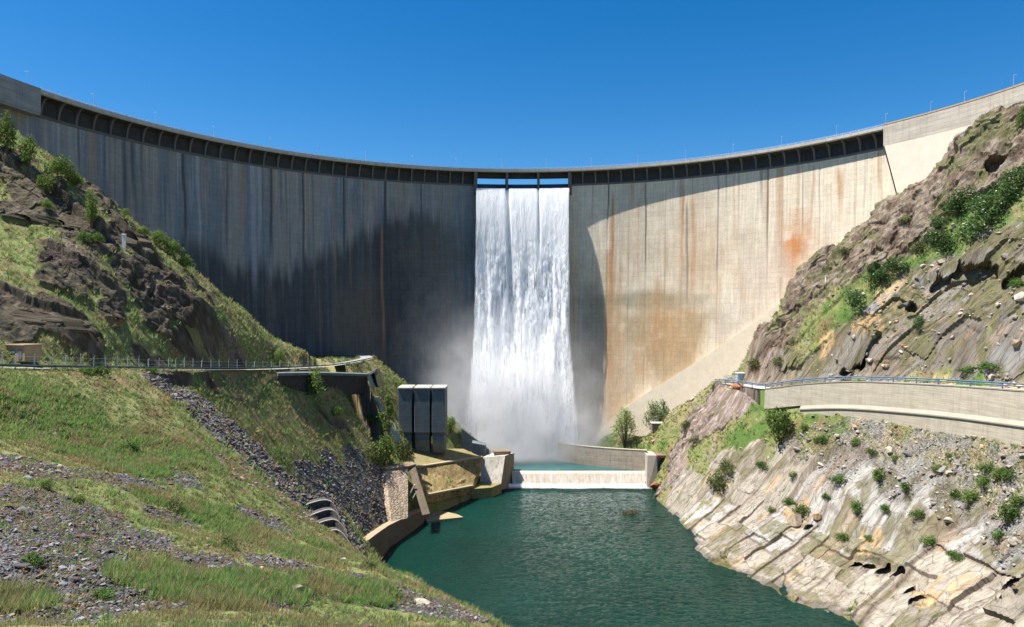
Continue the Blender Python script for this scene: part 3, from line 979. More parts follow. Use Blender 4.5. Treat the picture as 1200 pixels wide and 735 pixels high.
# relief: lifts and weathering
joint_s = np.array([dam_hit(px, 300)[0] * 147 for px in (92, 146, 215, 318, 355, 403, 452, 494, 712, 757, 842, 900, 960, 1020)])
jd = np.abs(ARC[..., None] - joint_s).min(-1)
REL = 0.05 * (fbm2(ARC / 1.2, ZZ / 1.2, 3, 300) - .5) - 0.18 * (1 - sst(jd, 0.0, 0.35))
Rr = R_ - REL
FX, FY = DCX + Rr * np.sin(PH), DCY + Rr * np.cos(PH)

# --- colours of the concrete, its stains and painted shade
st1 = fbm2(ARC / 1.1, ZZ / 45, 4, 310)          # streaks running down
st2 = fbm2(ARC / 0.45, ZZ / 30, 3, 315)
st3 = fbm2(ARC / 4.5, ZZ / 60, 4, 320)
blot = fbm2(ARC / 16, ZZ / 16, 5, 325)
blot2 = fbm2(ARC / 5, ZZ / 6, 5, 330)


def dcol(*c): return np.array(c, np.float32)


def dad(b, c, t): return b + (c - b) * t[..., None]


def stain_or_shade(px, py, rx, ry, wob=.5):  # soft patch for stains, also for the painted fall shadow and mist haze
    ph, z = dam_hit(px, py)
    d = np.sqrt(((ARC - ph * 147) / rx) ** 2 + ((ZZ - z) / ry) ** 2)
    return 1 - sst(d + wob * (blot2 - .5) + .3 * (blot - .5), .3, 1.05)


def streakline(px, py0, py1, wid, seed=0):
    """a stained run down the face at photo column px"""
    ph0, z0 = dam_hit(px, py0); ph1, z1 = dam_hit(px, py1)
    c = ph0 * 147 + (fbm2(ZZ / 20, 0 * ZZ, 2, 400 + seed) - .5) * 1.2
    a = 1 - sst(np.abs(ARC - c) + .5 * wid * (st2 - .5), wid * .25, wid)
    return a * sst(ZZ, z1 - 6, z1 + 14) * (1 - sst(ZZ, z0 - 1, z0 + 5))


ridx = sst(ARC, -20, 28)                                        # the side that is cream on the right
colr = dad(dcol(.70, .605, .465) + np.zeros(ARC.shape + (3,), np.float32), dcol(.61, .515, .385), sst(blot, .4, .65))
coll_shade = dad(dcol(.20, .222, .24) + 0 * colr, dcol(.29, .28, .258), sst(st3, .4, .62))  # darker bluish left half: its shade is put into the colour
K = dad(coll_shade, colr, ridx)
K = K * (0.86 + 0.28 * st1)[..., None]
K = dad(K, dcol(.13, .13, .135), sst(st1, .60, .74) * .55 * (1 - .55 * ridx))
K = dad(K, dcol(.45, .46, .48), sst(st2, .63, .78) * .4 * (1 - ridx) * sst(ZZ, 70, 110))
K = dad(K, dcol(.40, .26, .15), sst(fbm2(ARC / 1.6, ZZ / 60, 3, 340), .60, .76) * .55)
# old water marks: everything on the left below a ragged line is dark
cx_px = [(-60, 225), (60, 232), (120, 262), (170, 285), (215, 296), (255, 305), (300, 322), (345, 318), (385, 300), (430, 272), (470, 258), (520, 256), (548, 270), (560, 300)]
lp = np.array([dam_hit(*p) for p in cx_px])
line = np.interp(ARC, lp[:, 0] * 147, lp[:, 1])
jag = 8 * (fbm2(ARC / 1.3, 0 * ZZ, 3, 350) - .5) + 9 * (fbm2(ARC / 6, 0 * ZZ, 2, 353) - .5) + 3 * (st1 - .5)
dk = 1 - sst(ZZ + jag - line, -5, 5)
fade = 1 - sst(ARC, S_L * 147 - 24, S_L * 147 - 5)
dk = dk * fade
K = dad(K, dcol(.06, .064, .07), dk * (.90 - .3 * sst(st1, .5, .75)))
b2 = sst(stain_or_shade(430, 385, 22, 30), 0, 1) * dk
K = dad(K, dcol(.17, .14, .105), b2 * .55)
K = dad(K, dcol(.05, .05, .055), stain_or_shade(462, 330, 12, 40) * .6 * fade)
K = dad(K, dcol(.30, .26, .22), stain_or_shade(520, 420, 22, 45) * .75)  # lighter patch: haze of the fall's mist put into the colour
K = dad(K, dcol(.13, .12, .105), stain_or_shade(510, 300, 22, 22) * .7)
K = dad(K, dcol(.27, .25, .22), sst(ARC, -62, -40) * (1 - sst(ARC, -22, -18)) * sst(ZZ + .5 * jag - line, -4, 8) * .45)
# right of the falls: the fall's shadow painted as a brown-grey strip, with the old water line at mid height
K = dad(K, dcol(.27, .235, .18), stain_or_shade(695, 420, 14, 48, .3) * .85)
K = dad(K, dcol(.24, .22, .15), stain_or_shade(760, 352, 34, 5.5) * .75)
K = dad(K, dcol(.40, .31, .19), sst(352 - 0 * ZZ, 0, 1) * sst(-ZZ, -72, -62) * sst(ARC, 34, 44) * (1 - sst(ARC, 84, 116)) * .92 * sst(blot + .3 * st3, .35, .7))
K = dad(K, dcol(.48, .29, .14), .75 * (stain_or_shade(722, 420, 6, 50) * .6 + stain_or_shade(780, 360, 16, 12) * .55 + stain_or_shade(770, 410, 22, 16) * .5 + stain_or_shade(800, 390, 20, 14) * .35 + stain_or_shade(745, 450, 8, 16) * .4))
K = dad(K, dcol(.52, .42, .31), stain_or_shade(735, 430, 4, 18) * .7 + stain_or_shade(760, 300, 18, 14) * .4)
# rust
K = dad(K, dcol(.50, .20, .06), stain_or_shade(928, 290, 5, 8, 1.2) * .42 + stain_or_shade(930, 302, 7, 26, 1.3) * .34 + stain_or_shade(938, 310, 16, 20) * .2)
K = dad(K, dcol(.47, .24, .10), stain_or_shade(895, 330, 16, 16) * .35 + stain_or_shade(820, 300, 16, 26) * .3)
for i, (px, a, b, wd, s_) in enumerate([(984, 205, 255, 1.6, .7), (952, 205, 290, .7, .5), (915, 200, 270, .6, .5), (900, 195, 330, .5, .6), (860, 205, 300, .5, .4), (800, 232, 330, .8, .6), (717, 235, 360, 1.0, .8),
                                         (714, 300, 480, 1.2, .6), (812, 240, 350, 1.4, .5), (748, 235, 330, .5, .4), (1003, 190, 240, .5, .4), (1030, 185, 230, .5, .4), (770, 330, 430, 1.5, .4), (842, 330, 400, 1.2, .3),
                                         (358, 180, 300, .8, .5), (283, 170, 280, .9, .5), (262, 170, 270, .6, .5), (447, 270, 420, .8, .5), (392, 200, 330, .6, .4)]):
    K = dad(K, dcol(.46, .23, .09), streakline(px, a, b, wd, i) * s_)
for i, (px, a, b, wd, s_) in enumerate([(215, 165, 290, .9, .9), (318, 180, 300, .9, .9), (355, 190, 330, .7, .9), (403, 196, 330, .8, .9), (452, 205, 430, .9, .9), (494, 210, 300, .5, .8), (712, 215, 270, .7, .8),
                                         (757, 215, 330, .5, .7), (842, 205, 330, .4, .6), (893, 200, 250, 1.1, .5), (900, 198, 320, .35, .8), (146, 165, 260, 1.0, .7), (156, 170, 240, .9, .7), (165, 170, 235, .7, .6), (92, 150, 220, .5, .6), (805, 245, 360, .6, .55), (851, 205, 240, .5, .5), (940, 195, 280, .3, .6), (960, 200, 300, .3, .4), (122, 150, 250, .5, .5), (265, 190, 300, .5, .6), (335, 190, 280, .4, .5), (425, 210, 300, .5, .5)]):
    K = dad(K, dcol(.07, .075, .085), streakline(px, a, b, wd, 30 + i) * s_)
for i, (px, a, b, wd, s_) in enumerate([(297, 185, 340, 1.6, .5), (303, 185, 300, .8, .5), (232, 170, 300, 1.0, .35), (681, 215, 420, .35, .6), (684, 215, 330, .3, .5), (691, 220, 330, .3, .4), (845, 200, 330, .4, .35), (728, 225, 300, .5, .3)]):
    K = dad(K, dcol(.42, .44, .47), streakline(px, a, b, wd, 60 + i) * s_)
# bright clean patch low on the right, towards the footing
K = dad(K, dcol(.62, .56, .48), (stain_or_shade(900, 330, 14, 20) + stain_or_shade(860, 380, 14, 14)) * .5)
K = np.clip(K, .015, .8)


def dam_material():
    t = NT('dam concrete')
    col = t.attr('Col')
    uvn = t.new('ShaderNodeUVMap', uv_map='UVMap')
    sx = t.new('ShaderNodeSeparateXYZ'); t.put(sx.inputs[0], uvn.outputs[0])
    lift = t.math('LESS_THAN', t.math('FRACT', t.math('DIVIDE', sx.outputs[1], 2.0)), .055)
    vert = t.math('LESS_THAN', t.math('FRACT', t.math('DIVIDE', sx.outputs[0], 3.0)), .035)
    big = t.math('LESS_THAN', t.math('FRACT', t.math('DIVIDE', sx.outputs[0], 16.0)), .008)
    g = t.math('MAXIMUM', t.math('MULTIPLY', lift, .17), t.math('MAXIMUM', t.math('MULTIPLY', vert, .10), t.math('MULTIPLY', big, .3)))
    n = t.noise(1.4, detail=8, rough=.75)
    n2 = t.noise(1.0, t.mapped((1.2, 1.2, .06)), detail=6, rough=.7)
    cell = t.new('ShaderNodeTexWhiteNoise', noise_dimensions='2D')
    cv = t.new('ShaderNodeCombineXYZ')
    t.put(cv.inputs[0], t.math('FLOOR', t.math('DIVIDE', sx.outputs[0], 3.0))); t.put(cv.inputs[1], t.math('FLOOR', t.math('DIVIDE', sx.outputs[1], 2.0)))
    t.put(cell.inputs['Vector'], cv.outputs[0])
    f = t.math('MULTIPLY', t.rng(n, .25, .75, .84, 1.16), t.rng(n2, .3, .7, .84, 1.14))
    f = t.math('MULTIPLY', f, t.rng(cell.outputs[0], 0, 1, .95, 1.05))
    f = t.math('MULTIPLY', f, t.math('SUBTRACT', 1.0, g))
    return t.done(t.scale(col, f), .9, t.bump(n, .06))


M_DAM = dam_material()
uv = np.stack([ARC + 400, ZZ], -1).reshape(-1, 2)
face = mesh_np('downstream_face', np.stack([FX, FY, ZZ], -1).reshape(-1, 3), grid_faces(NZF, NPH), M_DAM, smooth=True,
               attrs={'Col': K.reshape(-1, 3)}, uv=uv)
adopt(face, dam)
M_CON = concrete_mat('dam plain concrete', (.15, .145, .14), (.11, .108, .105), (.12, .11, .10), .5)  # darkened so the shade of the bracket bays sits in the colour
M_CONL = concrete_mat('dam pale concrete', (.52, .48, .42), (.44, .40, .34), (.28, .2, .12), .45)
M_SHADEC = concrete_mat('dam shade-dark concrete', (.055, .055, .055), (.04, .04, .042), (.02, .02, .02), .5)  # far darker than the concrete itself: shade painted into the albedo


def ring(mb, prof, p0, p1, n, mi=0, close=True):
    """sweep a profile [(radius offset towards the valley, z)] round the arc"""
    k = len(prof); b = len(mb.v)
    for i in range(n + 1):
        ph = p0 + (p1 - p0) * i / n
        for (o_, z) in prof:
            r = RFACE - o_
            mb.v.append((DCX + r * math.sin(ph), DCY + r * math.cos(ph), z))
    for i in range(n):
        for j in range(k if close else k - 1):
            j2 = (j + 1) % k
            mb.f.append((b + i * k + j, b + i * k + j2, b + (i + 1) * k + j2, b + (i + 1) * k + j)); mb.m.append(mi)
    if close:
        mb.f.append(tuple(b + j for j in range(k))); mb.m.append(mi)
        mb.f.append(tuple(b + n * k + j for j in reversed(range(k)))); mb.m.append(mi)


# upstream body (behind the face), left and right of the notch
mb = MB()
for (a, b_) in ((rad(-104), S_L), (S_R, rad(100))):
    ring(mb, [(-.4, ZCREST - 1.3), (-5.5, ZCREST - 1.3), (-12, 0), (-.4, 0)], a, b_, 90)
ring(mb, [(-.4, SP_Z - .3), (-5.5, SP_Z - .3), (-12, 0), (-.4, 0)], S_L, S_R, 20)
adopt(mb.build('dam_body', M_CON), dam)
# deck, thin edge and parapet
mb = MB()
ring(mb, [(OVER, ZCREST - 1.0), (OVER, ZCREST - .15), (-6.2, ZCREST - .15), (-6.2, ZCREST - 1.1), (0.3, ZCREST - 1.5)], PHL, PHR, 180)
adopt(mb.build('deck', M_CONL), dam)
mb = MB()
ring(mb, [(OVER + .12, ZCREST - .75), (OVER + .12, ZCREST + .35), (OVER - .18, ZCREST + .35), (OVER - .18, ZCREST - .75)], PHL, PHR, 180)
adopt(mb.build('parapet', M_CONL), dam)
mb = MB()
for dz in (.65, .95):
    ring(mb, [(OVER - .02, ZCREST + dz), (OVER - .02, ZCREST + dz + .07), (OVER - .1, ZCREST + dz + .07), (OVER - .1, ZCREST + dz)], PHL, PHR, 180)
n_ = int((PHR - PHL) * RFACE / 3.0)
for i in range(n_ + 1):
    ph = PHL + (PHR - PHL) * i / n_
    r = RFACE - OVER + .05
    mb.box((DCX + r * math.sin(ph), DCY + r * math.cos(ph), ZCREST + .68), (.09, .09, .7), -ph)
M_RAIL = simple_mat('painted rail metal', (.55, .57, .6), .45, .1)
adopt(mb.build('deck_railing', M_RAIL), dam)
# beam under the deck edge, its shade put into a near-black colour
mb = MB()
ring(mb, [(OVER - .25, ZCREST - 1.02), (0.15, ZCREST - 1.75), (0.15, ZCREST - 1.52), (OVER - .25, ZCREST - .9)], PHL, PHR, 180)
adopt(mb.build('soffit', M_SHADEC), dam)
# near-black skin behind the brackets: the recess's shade put into the colour
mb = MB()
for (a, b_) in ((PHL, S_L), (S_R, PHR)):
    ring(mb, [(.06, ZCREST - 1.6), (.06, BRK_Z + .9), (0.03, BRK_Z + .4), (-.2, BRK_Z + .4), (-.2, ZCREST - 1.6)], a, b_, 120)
adopt(mb.build('recess_shade_wall', M_SHADEC), dam)
mb = MB()
for (a, b_) in ((PHL, S_L), (S_R, PHR)):
    ring(mb, [(.10, BRK_Z + .45), (.34, BRK_Z + .25), (.34, BRK_Z - .2), (.03, BRK_Z - .5), (-.2, BRK_Z + .4)], a, b_, 120)
adopt(mb.build('bracket_ledge', M_CON), dam)


def bracket_mesh(wd):
    """curved rib carrying the deck; x = sideways, y = out towards the valley, z from deck level"""
    mb = MB()
    prof = [(-.1, -1.3), (OVER - .2, -1.0), (OVER - .2, -1.35)]
    for k in range(0, 9):
        t = k / 8 * math.pi / 2
        prof.append((OVER - .35 - (OVER - .75) * math.sin(t), -6.4 + 5.0 * math.cos(t)))
    prof += [(.35, -6.6), (-.1, -6.7)]
    L = [(-wd / 2, y, z) for y, z in prof]; Rr_ = [(wd / 2, y, z) for y, z in prof]
    n = len(prof); b = len(mb.v); mb.v += L + Rr_
    mb.f.append(tuple(range(n))); mb.f.append(tuple(reversed(range(n, 2 * n)))); mb.m += [0, 0]
    for i in range(n):
        j = (i + 1) % n
        mb.f.append((i, i + n, j + n, j)); mb.m.append(0)
    return mb


br0 = bracket_mesh(.62).build('bracket', M_CON)
br0.parent = dam
first = True
sp = rad(2.22)
angs = [S_L - sp * (i + 1) for i in range(int((S_L - PHL) / sp - .3))] + [S_R + sp * (i + 1) for i in range(int((PHR - S_R) / sp - .3))]
for ph in angs:
    o = br0 if first else br0.copy()
    if not first: C.objects.link(o); o.parent = dam
    first = False
    # local +y must point to the valley axis
    pos = Vector((DCX + RFACE * math.sin(ph), DCY + RFACE * math.cos(ph), ZCREST))
    o.location = pos - Vector(dam.location)
    o.rotation_euler = (0, 0, math.pi - ph)
# spillway piers
for ph, wd in ((S_L, 1.5), (P_M1, 1.1), (P_M2, 1.1), (S_R, 1.5)):
    mb = MB()
    prof = [(-6, -1.2), (OVER - .3, -1.2), (OVER - .3, -2.0), (OVER - 1.2, -5.0), (OVER - 1.6, -9.6 if wd > 1.2 else -8.8), (.2, -11.0 if wd > 1.2 else -9.2), (-6, -9.4)]
    n = len(prof); mb.v += [(-wd / 2, y, z) for y, z in prof] + [(wd / 2, y, z) for y, z in prof]
    mb.f.append(tuple(range(n))); mb.f.append(tuple(reversed(range(n, 2 * n)))); mb.m += [0, 0]
    for i in range(n):
        j = (i + 1) % n
        mb.f.append((i, i + n, j + n, j)); mb.m.append(0)
    o = mb.build('spillway_pier', M_CON)
    o.parent = dam
    o.location = Vector((DCX + RFACE * math.sin(ph), DCY + RFACE * math.cos(ph), ZCREST)) - Vector(dam.location)
    o.rotation_euler = (0, 0, math.pi - ph)
# deep beam under the roadway across the spillway, on the upstream side
mb = MB()
ring(mb, [(.6, ZCREST - 1.3), (.6, ZCREST - 3.1), (-.4, ZCREST - 3.4), (-.4, ZCREST - 1.3)], S_L, S_R, 24)
adopt(mb.build('bridge_beam', M_SHADEC), dam)
# end blocks of the crest
mb = MB()
ring(mb, [(OVER + .15, ZCREST + .55), (OVER + .15, ZCREST - 6.6), (OVER - .1, ZCREST - 6.6), (OVER - .1, ZCREST - 7.2), (-6, ZCREST - 7.2), (-6, ZCREST + .55)], rad(-104), PHL - .001, 30)
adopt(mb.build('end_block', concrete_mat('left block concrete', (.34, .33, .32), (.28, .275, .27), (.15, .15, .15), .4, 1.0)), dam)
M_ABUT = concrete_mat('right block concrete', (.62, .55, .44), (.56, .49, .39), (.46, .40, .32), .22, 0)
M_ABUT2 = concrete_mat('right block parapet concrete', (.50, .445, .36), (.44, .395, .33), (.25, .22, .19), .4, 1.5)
mb = MB()
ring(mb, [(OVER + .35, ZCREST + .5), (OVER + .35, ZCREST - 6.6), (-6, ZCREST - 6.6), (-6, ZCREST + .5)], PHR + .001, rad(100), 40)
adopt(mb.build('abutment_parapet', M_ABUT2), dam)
mb = MB()
ring(mb, [(OVER + .45, ZCREST + .5), (OVER + .45, ZCREST + .95), (OVER - .3, ZCREST + .95), (OVER - .3, ZCREST + .5)], PHR + .001, rad(100), 40)
adopt(mb.build('coping', concrete_mat('stained coping', (.46, .33, .20), (.40, .31, .22), (.3, .16, .06), .5)), dam)
# abutment face below the parapet: its left edge is the slanting joint
mb = MB()
zj0, zj1 = ZCREST - 6.6, ZCREST - 36
phj1 = dam_hit(1075, 262)[0]
NB = 30
for i in range(NB):
    for j in range(16):
        q = []
        for (ii, jj) in ((i, j), (i + 1, j), (i + 1, j + 1), (i, j + 1)):
            z = zj0 + (zj1 - zj0) * jj / 16
            a0 = PHR + (phj1 - PHR) * jj / 16
            ph = a0 + (rad(100) - a0) * ii / NB
            off = OVER + .3 + (zj0 - z) * 0.11
            q.append(dam_pt(ph, z, off))
        mb.poly(q)
for j in range(16):                                            # side of the block along the joint
    q = []
    for jj, inn in ((j, 0), (j + 1, 0), (j + 1, 1), (j, 1)):
        z = zj0 + (zj1 - zj0) * jj / 16
        a0 = PHR + (phj1 - PHR) * jj / 16
        q.append(dam_pt(a0, z, -.5 if inn else OVER + .3 + (zj0 - z) * .11))
    mb.poly(q)
adopt(mb.build('abutment_block', M_ABUT, smooth=False), dam)
mb = MB()
for j in range(16):                                            # open joint beside the block
    q = []
    for jj, da in ((j, .0002), (j + 1, .0002), (j + 1, .0034), (j, .0034)):
        z = zj0 + (zj1 - zj0) * jj / 16
        a0 = PHR + (phj1 - PHR) * jj / 16
        q.append(dam_pt(a0 + da, z, OVER + .34 + (zj0 - z) * .11))
    r_ = [Vector(v) - Vector((math.sin(PHR), math.cos(PHR), 0)) * -.3 for v in q]
    mb.hexa([q[1], q[2], r_[2], r_[1], q[0], q[3], r_[3], r_[0]])
adopt(mb.build('open_joint', simple_mat('joint filler', (.03, .028, .026), .95, .1)), dam)
# footing that follows the rock on the right, standing proud of the face with a ledge on top
ft = [dam_hit(*p) for p in ((690, 520), (729, 479), (780, 447), (832, 415), (896, 371), (942, 333), (960, 318), (1000, 280))]
fph = np.linspace(ft[0][0], ft[-1][0], 70)
fz = np.interp(fph, [a for a, _ in ft], [b for _, b in ft])
mb = MB()
OFF = 2.2
for i in range(69):
    a, b_ = fph[i], fph[i + 1]
    for k in range(10):
        z = lambda q, kk: -2 + (fz[q] + 2) * kk / 10
        def o2(q, kk): return OFF + (1 - kk / 10) * (fz[q]) * .06
        mb.poly([dam_pt(a, z(i, k), o2(i, k)), dam_pt(b_, z(i + 1, k), o2(i + 1, k)), dam_pt(b_, z(i + 1, k + 1), o2(i + 1, k + 1)), dam_pt(a, z(i, k + 1), o2(i, k + 1))])
    mb.poly([dam_pt(a, fz[i], OFF), dam_pt(b_, fz[i + 1], OFF), dam_pt(b_, fz[i + 1], -.5), dam_pt(a, fz[i], -.5)])
mb.poly([dam_pt(fph[0], -2, OFF + .5), dam_pt(fph[0], fz[0], OFF), dam_pt(fph[0], fz[0], -.5), dam_pt(fph[0], -2, -.5)])
adopt(mb.build('footing', concrete_mat('footing concrete', (.60, .52, .40), (.53, .45, .35), (.40, .31, .22), .25, 0)), dam)

# street lamps on the crest
M_LAMP = simple_mat('lamp steel', (.38, .40, .43), .4, .05)
lamp = empty('street_lamp')
mb = MB()
mb.tube([(0, 0, 0), (0, 0, 3.4), (0, 0, 4.9), (0, .25, 5.25), (0, .7, 5.35)], .06, 6, r2=.04)
pole = mb.build('pole', M_LAMP); pole.parent = lamp
mb = MB(); mb.box((0, 1.0, 5.36), (.16, .5, .12))
hd = mb.build('lamp_head', M_LAMP, bevel=.04); hd.parent = lamp
lamps = []
lpx = [(30, 96), (107, 122), (181, 140), (249, 158), (316, 172), (372, 182), (428, 188), (483, 194), (534, 199), (588, 201), (640, 200), (693, 197), (748, 192), (804, 187), (860, 178), (917, 170), (982, 158), (1040, 149), (1093, 133), (1133, 119), (1191, 102)]
for i, (px, py) in enumerate(lpx):
    ph = dam_hit(px, py + 4)[0]
    r = RFACE - OVER + 2.4
    o = lamp if i == 0 else lamp.copy()
    if i:
        C.objects.link(o)
        for ch in (pole, hd):
            c = ch.copy(); C.objects.link(c); c.parent = o
    o.location = (DCX + r * math.sin(ph), DCY + r * math.cos(ph), ZCREST - .15)
    o.rotation_euler = (0, 0, -ph)
    lamps.append(o)
    names = {0: 'thin grey street lamp above the left end block of the crest', 17: 'thin grey street lamp where the bracketed deck meets the right end block',
             18: 'slim street lamp first along the right end block from the bracketed deck', 19: 'slim street lamp second along the right end block from the bracketed deck', 20: 'slim street lamp at the right edge of the photo, highest on the crest'}
    if i in names: lab = names[i]
    elif i < 9: lab = 'thin grey street lamp on the shaded left crest, number %s from the left end' % ['one', 'two', 'three', 'four', 'five', 'six', 'seven', 'eight'][i - 1]
    elif i in (9, 10): lab = 'thin street lamp above the spillway opening, the %s of two' % ('left' if i == 9 else 'right')
    else: lab = 'thin pale street lamp on the sunlit right arm, number %s from the spillway' % ['one', 'two', 'three', 'four', 'five', 'six'][i - 11]
    tag(o, lab, 'street lamp', 'street lamps along the dam crest')
# ------------------------------------------------------------------ water
def water_mat(name, deep, amp, sc, rough=.07):
    t = NT(name)
    n1 = t.noise(sc, t.mapped((1.0, 1.9, 1)), detail=6, rough=.62, dist=.4)
    n2 = t.noise(sc * 4.2, t.mapped((.8, 1.9, 1)), detail=5, rough=.65, dist=.3)
    n3 = t.noise(.03, detail=3)
    c = t.mix(t.rng(n3, .35, .65, 0, 1), deep, tuple(q * 1.5 for q in deep))
    t.b.inputs['IOR'].default_value = 1.33
    t.b.inputs['Specular IOR Level'].default_value = .5
    h = t.math('ADD', n1, t.math('MULTIPLY', n2, .35))
    return t.done(c, rough, t.bump(h, amp))


M_RIV = water_mat('river water', (.0015, .034, .025), 1.9, .6)
M_POOL = water_mat('pool water', (.03, .10, .10), .8, .6, .15)
WEIR_Y = 263.0
# lower river: a real rippled surface
rx = np.linspace(-60, 95, 400); ry = np.geomspace(98, WEIR_Y + 2, 430)
RX, RY = np.meshgrid(rx, ry)
RZ = .16 * (fbm2(RX / 2.6, RY / 1.5, 3, 500) - .5) + .10 * (fbm2(RX / .9, RY / .6, 2, 505) - .5)
o = mesh_np('river_water', np.stack([RX, RY, RZ], -1).reshape(-1, 3), grid_faces(*RX.shape), M_RIV, smooth=True)
tag(o, 'dark green rippled river below the weir', kind='structure')
mb = MB(); mb.poly([(-60, -40, 0), (95, -40, 0), (95, 98, 0), (-60, 98, 0)])
o = mb.build('river_near_water', M_RIV); tag(o, 'dark green river in front of the slope', kind='structure')
POOL_Z = 5.3
mb = MB(); mb.poly([(-20, WEIR_Y + .7, POOL_Z), (62, WEIR_Y + .7, POOL_Z), (62, 303, POOL_Z), (-20, 303, POOL_Z)])
o = mb.build('pool_water', M_POOL); tag(o, 'stilling pool at the foot of the dam', kind='structure')

# ------------------------------------------------------------------ weir with its sheet of water
weir = empty('weir', (24, WEIR_Y, 0)); tag(weir, 'low pale concrete weir with a thin sheet of water running over it', 'weir')
xa, xb = at(600, 560, WEIR_Y)[0], at(757, 560, WEIR_Y)[0] + .5
mb = MB()
prof = [(-5.2, -2), (-3.6, 0.0), (-.9, POOL_Z - .75), (-.35, POOL_Z - .25), (.35, POOL_Z - .05), (1.0, POOL_Z - .05), (1.8, POOL_Z - .4), (3.2, -2)]
L_ = [(xa, WEIR_Y + y, z) for y, z in prof]; R2 = [(xb, WEIR_Y + y, z) for y, z in prof]
n = len(prof); mb.v += L_ + R2
mb.f += [tuple(range(n)), tuple(reversed(range(n, 2 * n)))]; mb.m += [0, 0]
for i in range(n):
    j = (i + 1) % n; mb.f.append((i, i + n, j + n, j)); mb.m.append(0)
t = NT('weir concrete')
n1 = t.noise(1.0, t.mapped((.8, .8, .12)), detail=6, rough=.7); n2 = t.noise(2.2, detail=6, rough=.7)
cc = t.mix(t.rng(n1, .35, .65, 0, 1), (.52, .44, .33), (.40, .33, .25)); cc = t.scale(cc, t.rng(n2, .3, .7, .8, 1.2))
n5 = t.noise(1.0, t.mapped((1.6, .25, .25)), detail=5, rough=.65)
cc = t.mix(t.rng(n5, .42, .72, 0, .5), cc, (.78, .79, .80))
M_WEIR = t.done(cc, .35, t.bump(n1, .06))
adopt(mb.build('weir_wall', M_WEIR), weir)


def foam_mat(name, col=(.975, .975, .98), rad_=1.0):
    """foaming water: light spreads inside it"""
    t = NT(name)
    nb = t.noise(1.0, t.mapped((2.6, 2.6, .8)), detail=7, rough=.75)
    nb2 = t.noise(1.0, t.mapped((.7, .7, .16)), detail=4, rough=.6)
    t.put(t.b.inputs['Normal'], t.bump(t.math('ADD', nb, t.math('MULTIPLY', nb2, .8)), .9))
    t.b.subsurface_method = 'BURLEY'
    t.b.inputs['Base Color'].default_value = (*col, 1)
    t.b.inputs['Subsurface Weight'].default_value = 1.0
    t.b.inputs['Subsurface Radius'].default_value = (1.0, 1.0, 1.0)
    t.b.inputs['Subsurface Scale'].default_value = rad_ * 3.0
    t.b.inputs['Roughness'].default_value = .8
    t.b.inputs['Specular IOR Level'].default_value = .1
    t.put(t.b.inputs['Alpha'], t.sep(t.attr('Alpha'))[0])
    return t.m


M_FOAM = foam_mat('white water')
# foam at the weir's foot: a lumpy strip lying on the water
fx = np.linspace(xa - 1.5, xb - .3, 260); fy = np.linspace(0, 1, 16)
FXX, FYY = np.meshgrid(fx, fy)
wv = 1.2 + 1.6 * fbm2(FXX / 4, 0 * FXX, 3, 520)
Zf = .1 + (1.1 * (1 - FYY) ** 1.2 * (.4 + 1.2 * fbm2(FXX / .8, FYY * 3, 3, 525)) + .15 * fbm2(FXX / .4, FYY * 5, 2, 528))
Yf = WEIR_Y - 3.3 - FYY * wv * 1.7
al = np.clip(1.25 - FYY * 1.1, 0, 1)[..., None] * np.ones(3)
foam = mesh_np('foam', np.stack([FXX, Yf, Zf], -1).reshape(-1, 3), grid_faces(*FXX.shape), M_FOAM, smooth=True, attrs={'Alpha': al.reshape(-1, 3)})
adopt(foam, weir)

# ------------------------------------------------------------------ waterfall
fall = empty('waterfall', (4, 300, SP_Z)); tag(fall, 'white torrent pouring from the three spillway bays down the dam', 'waterfall')


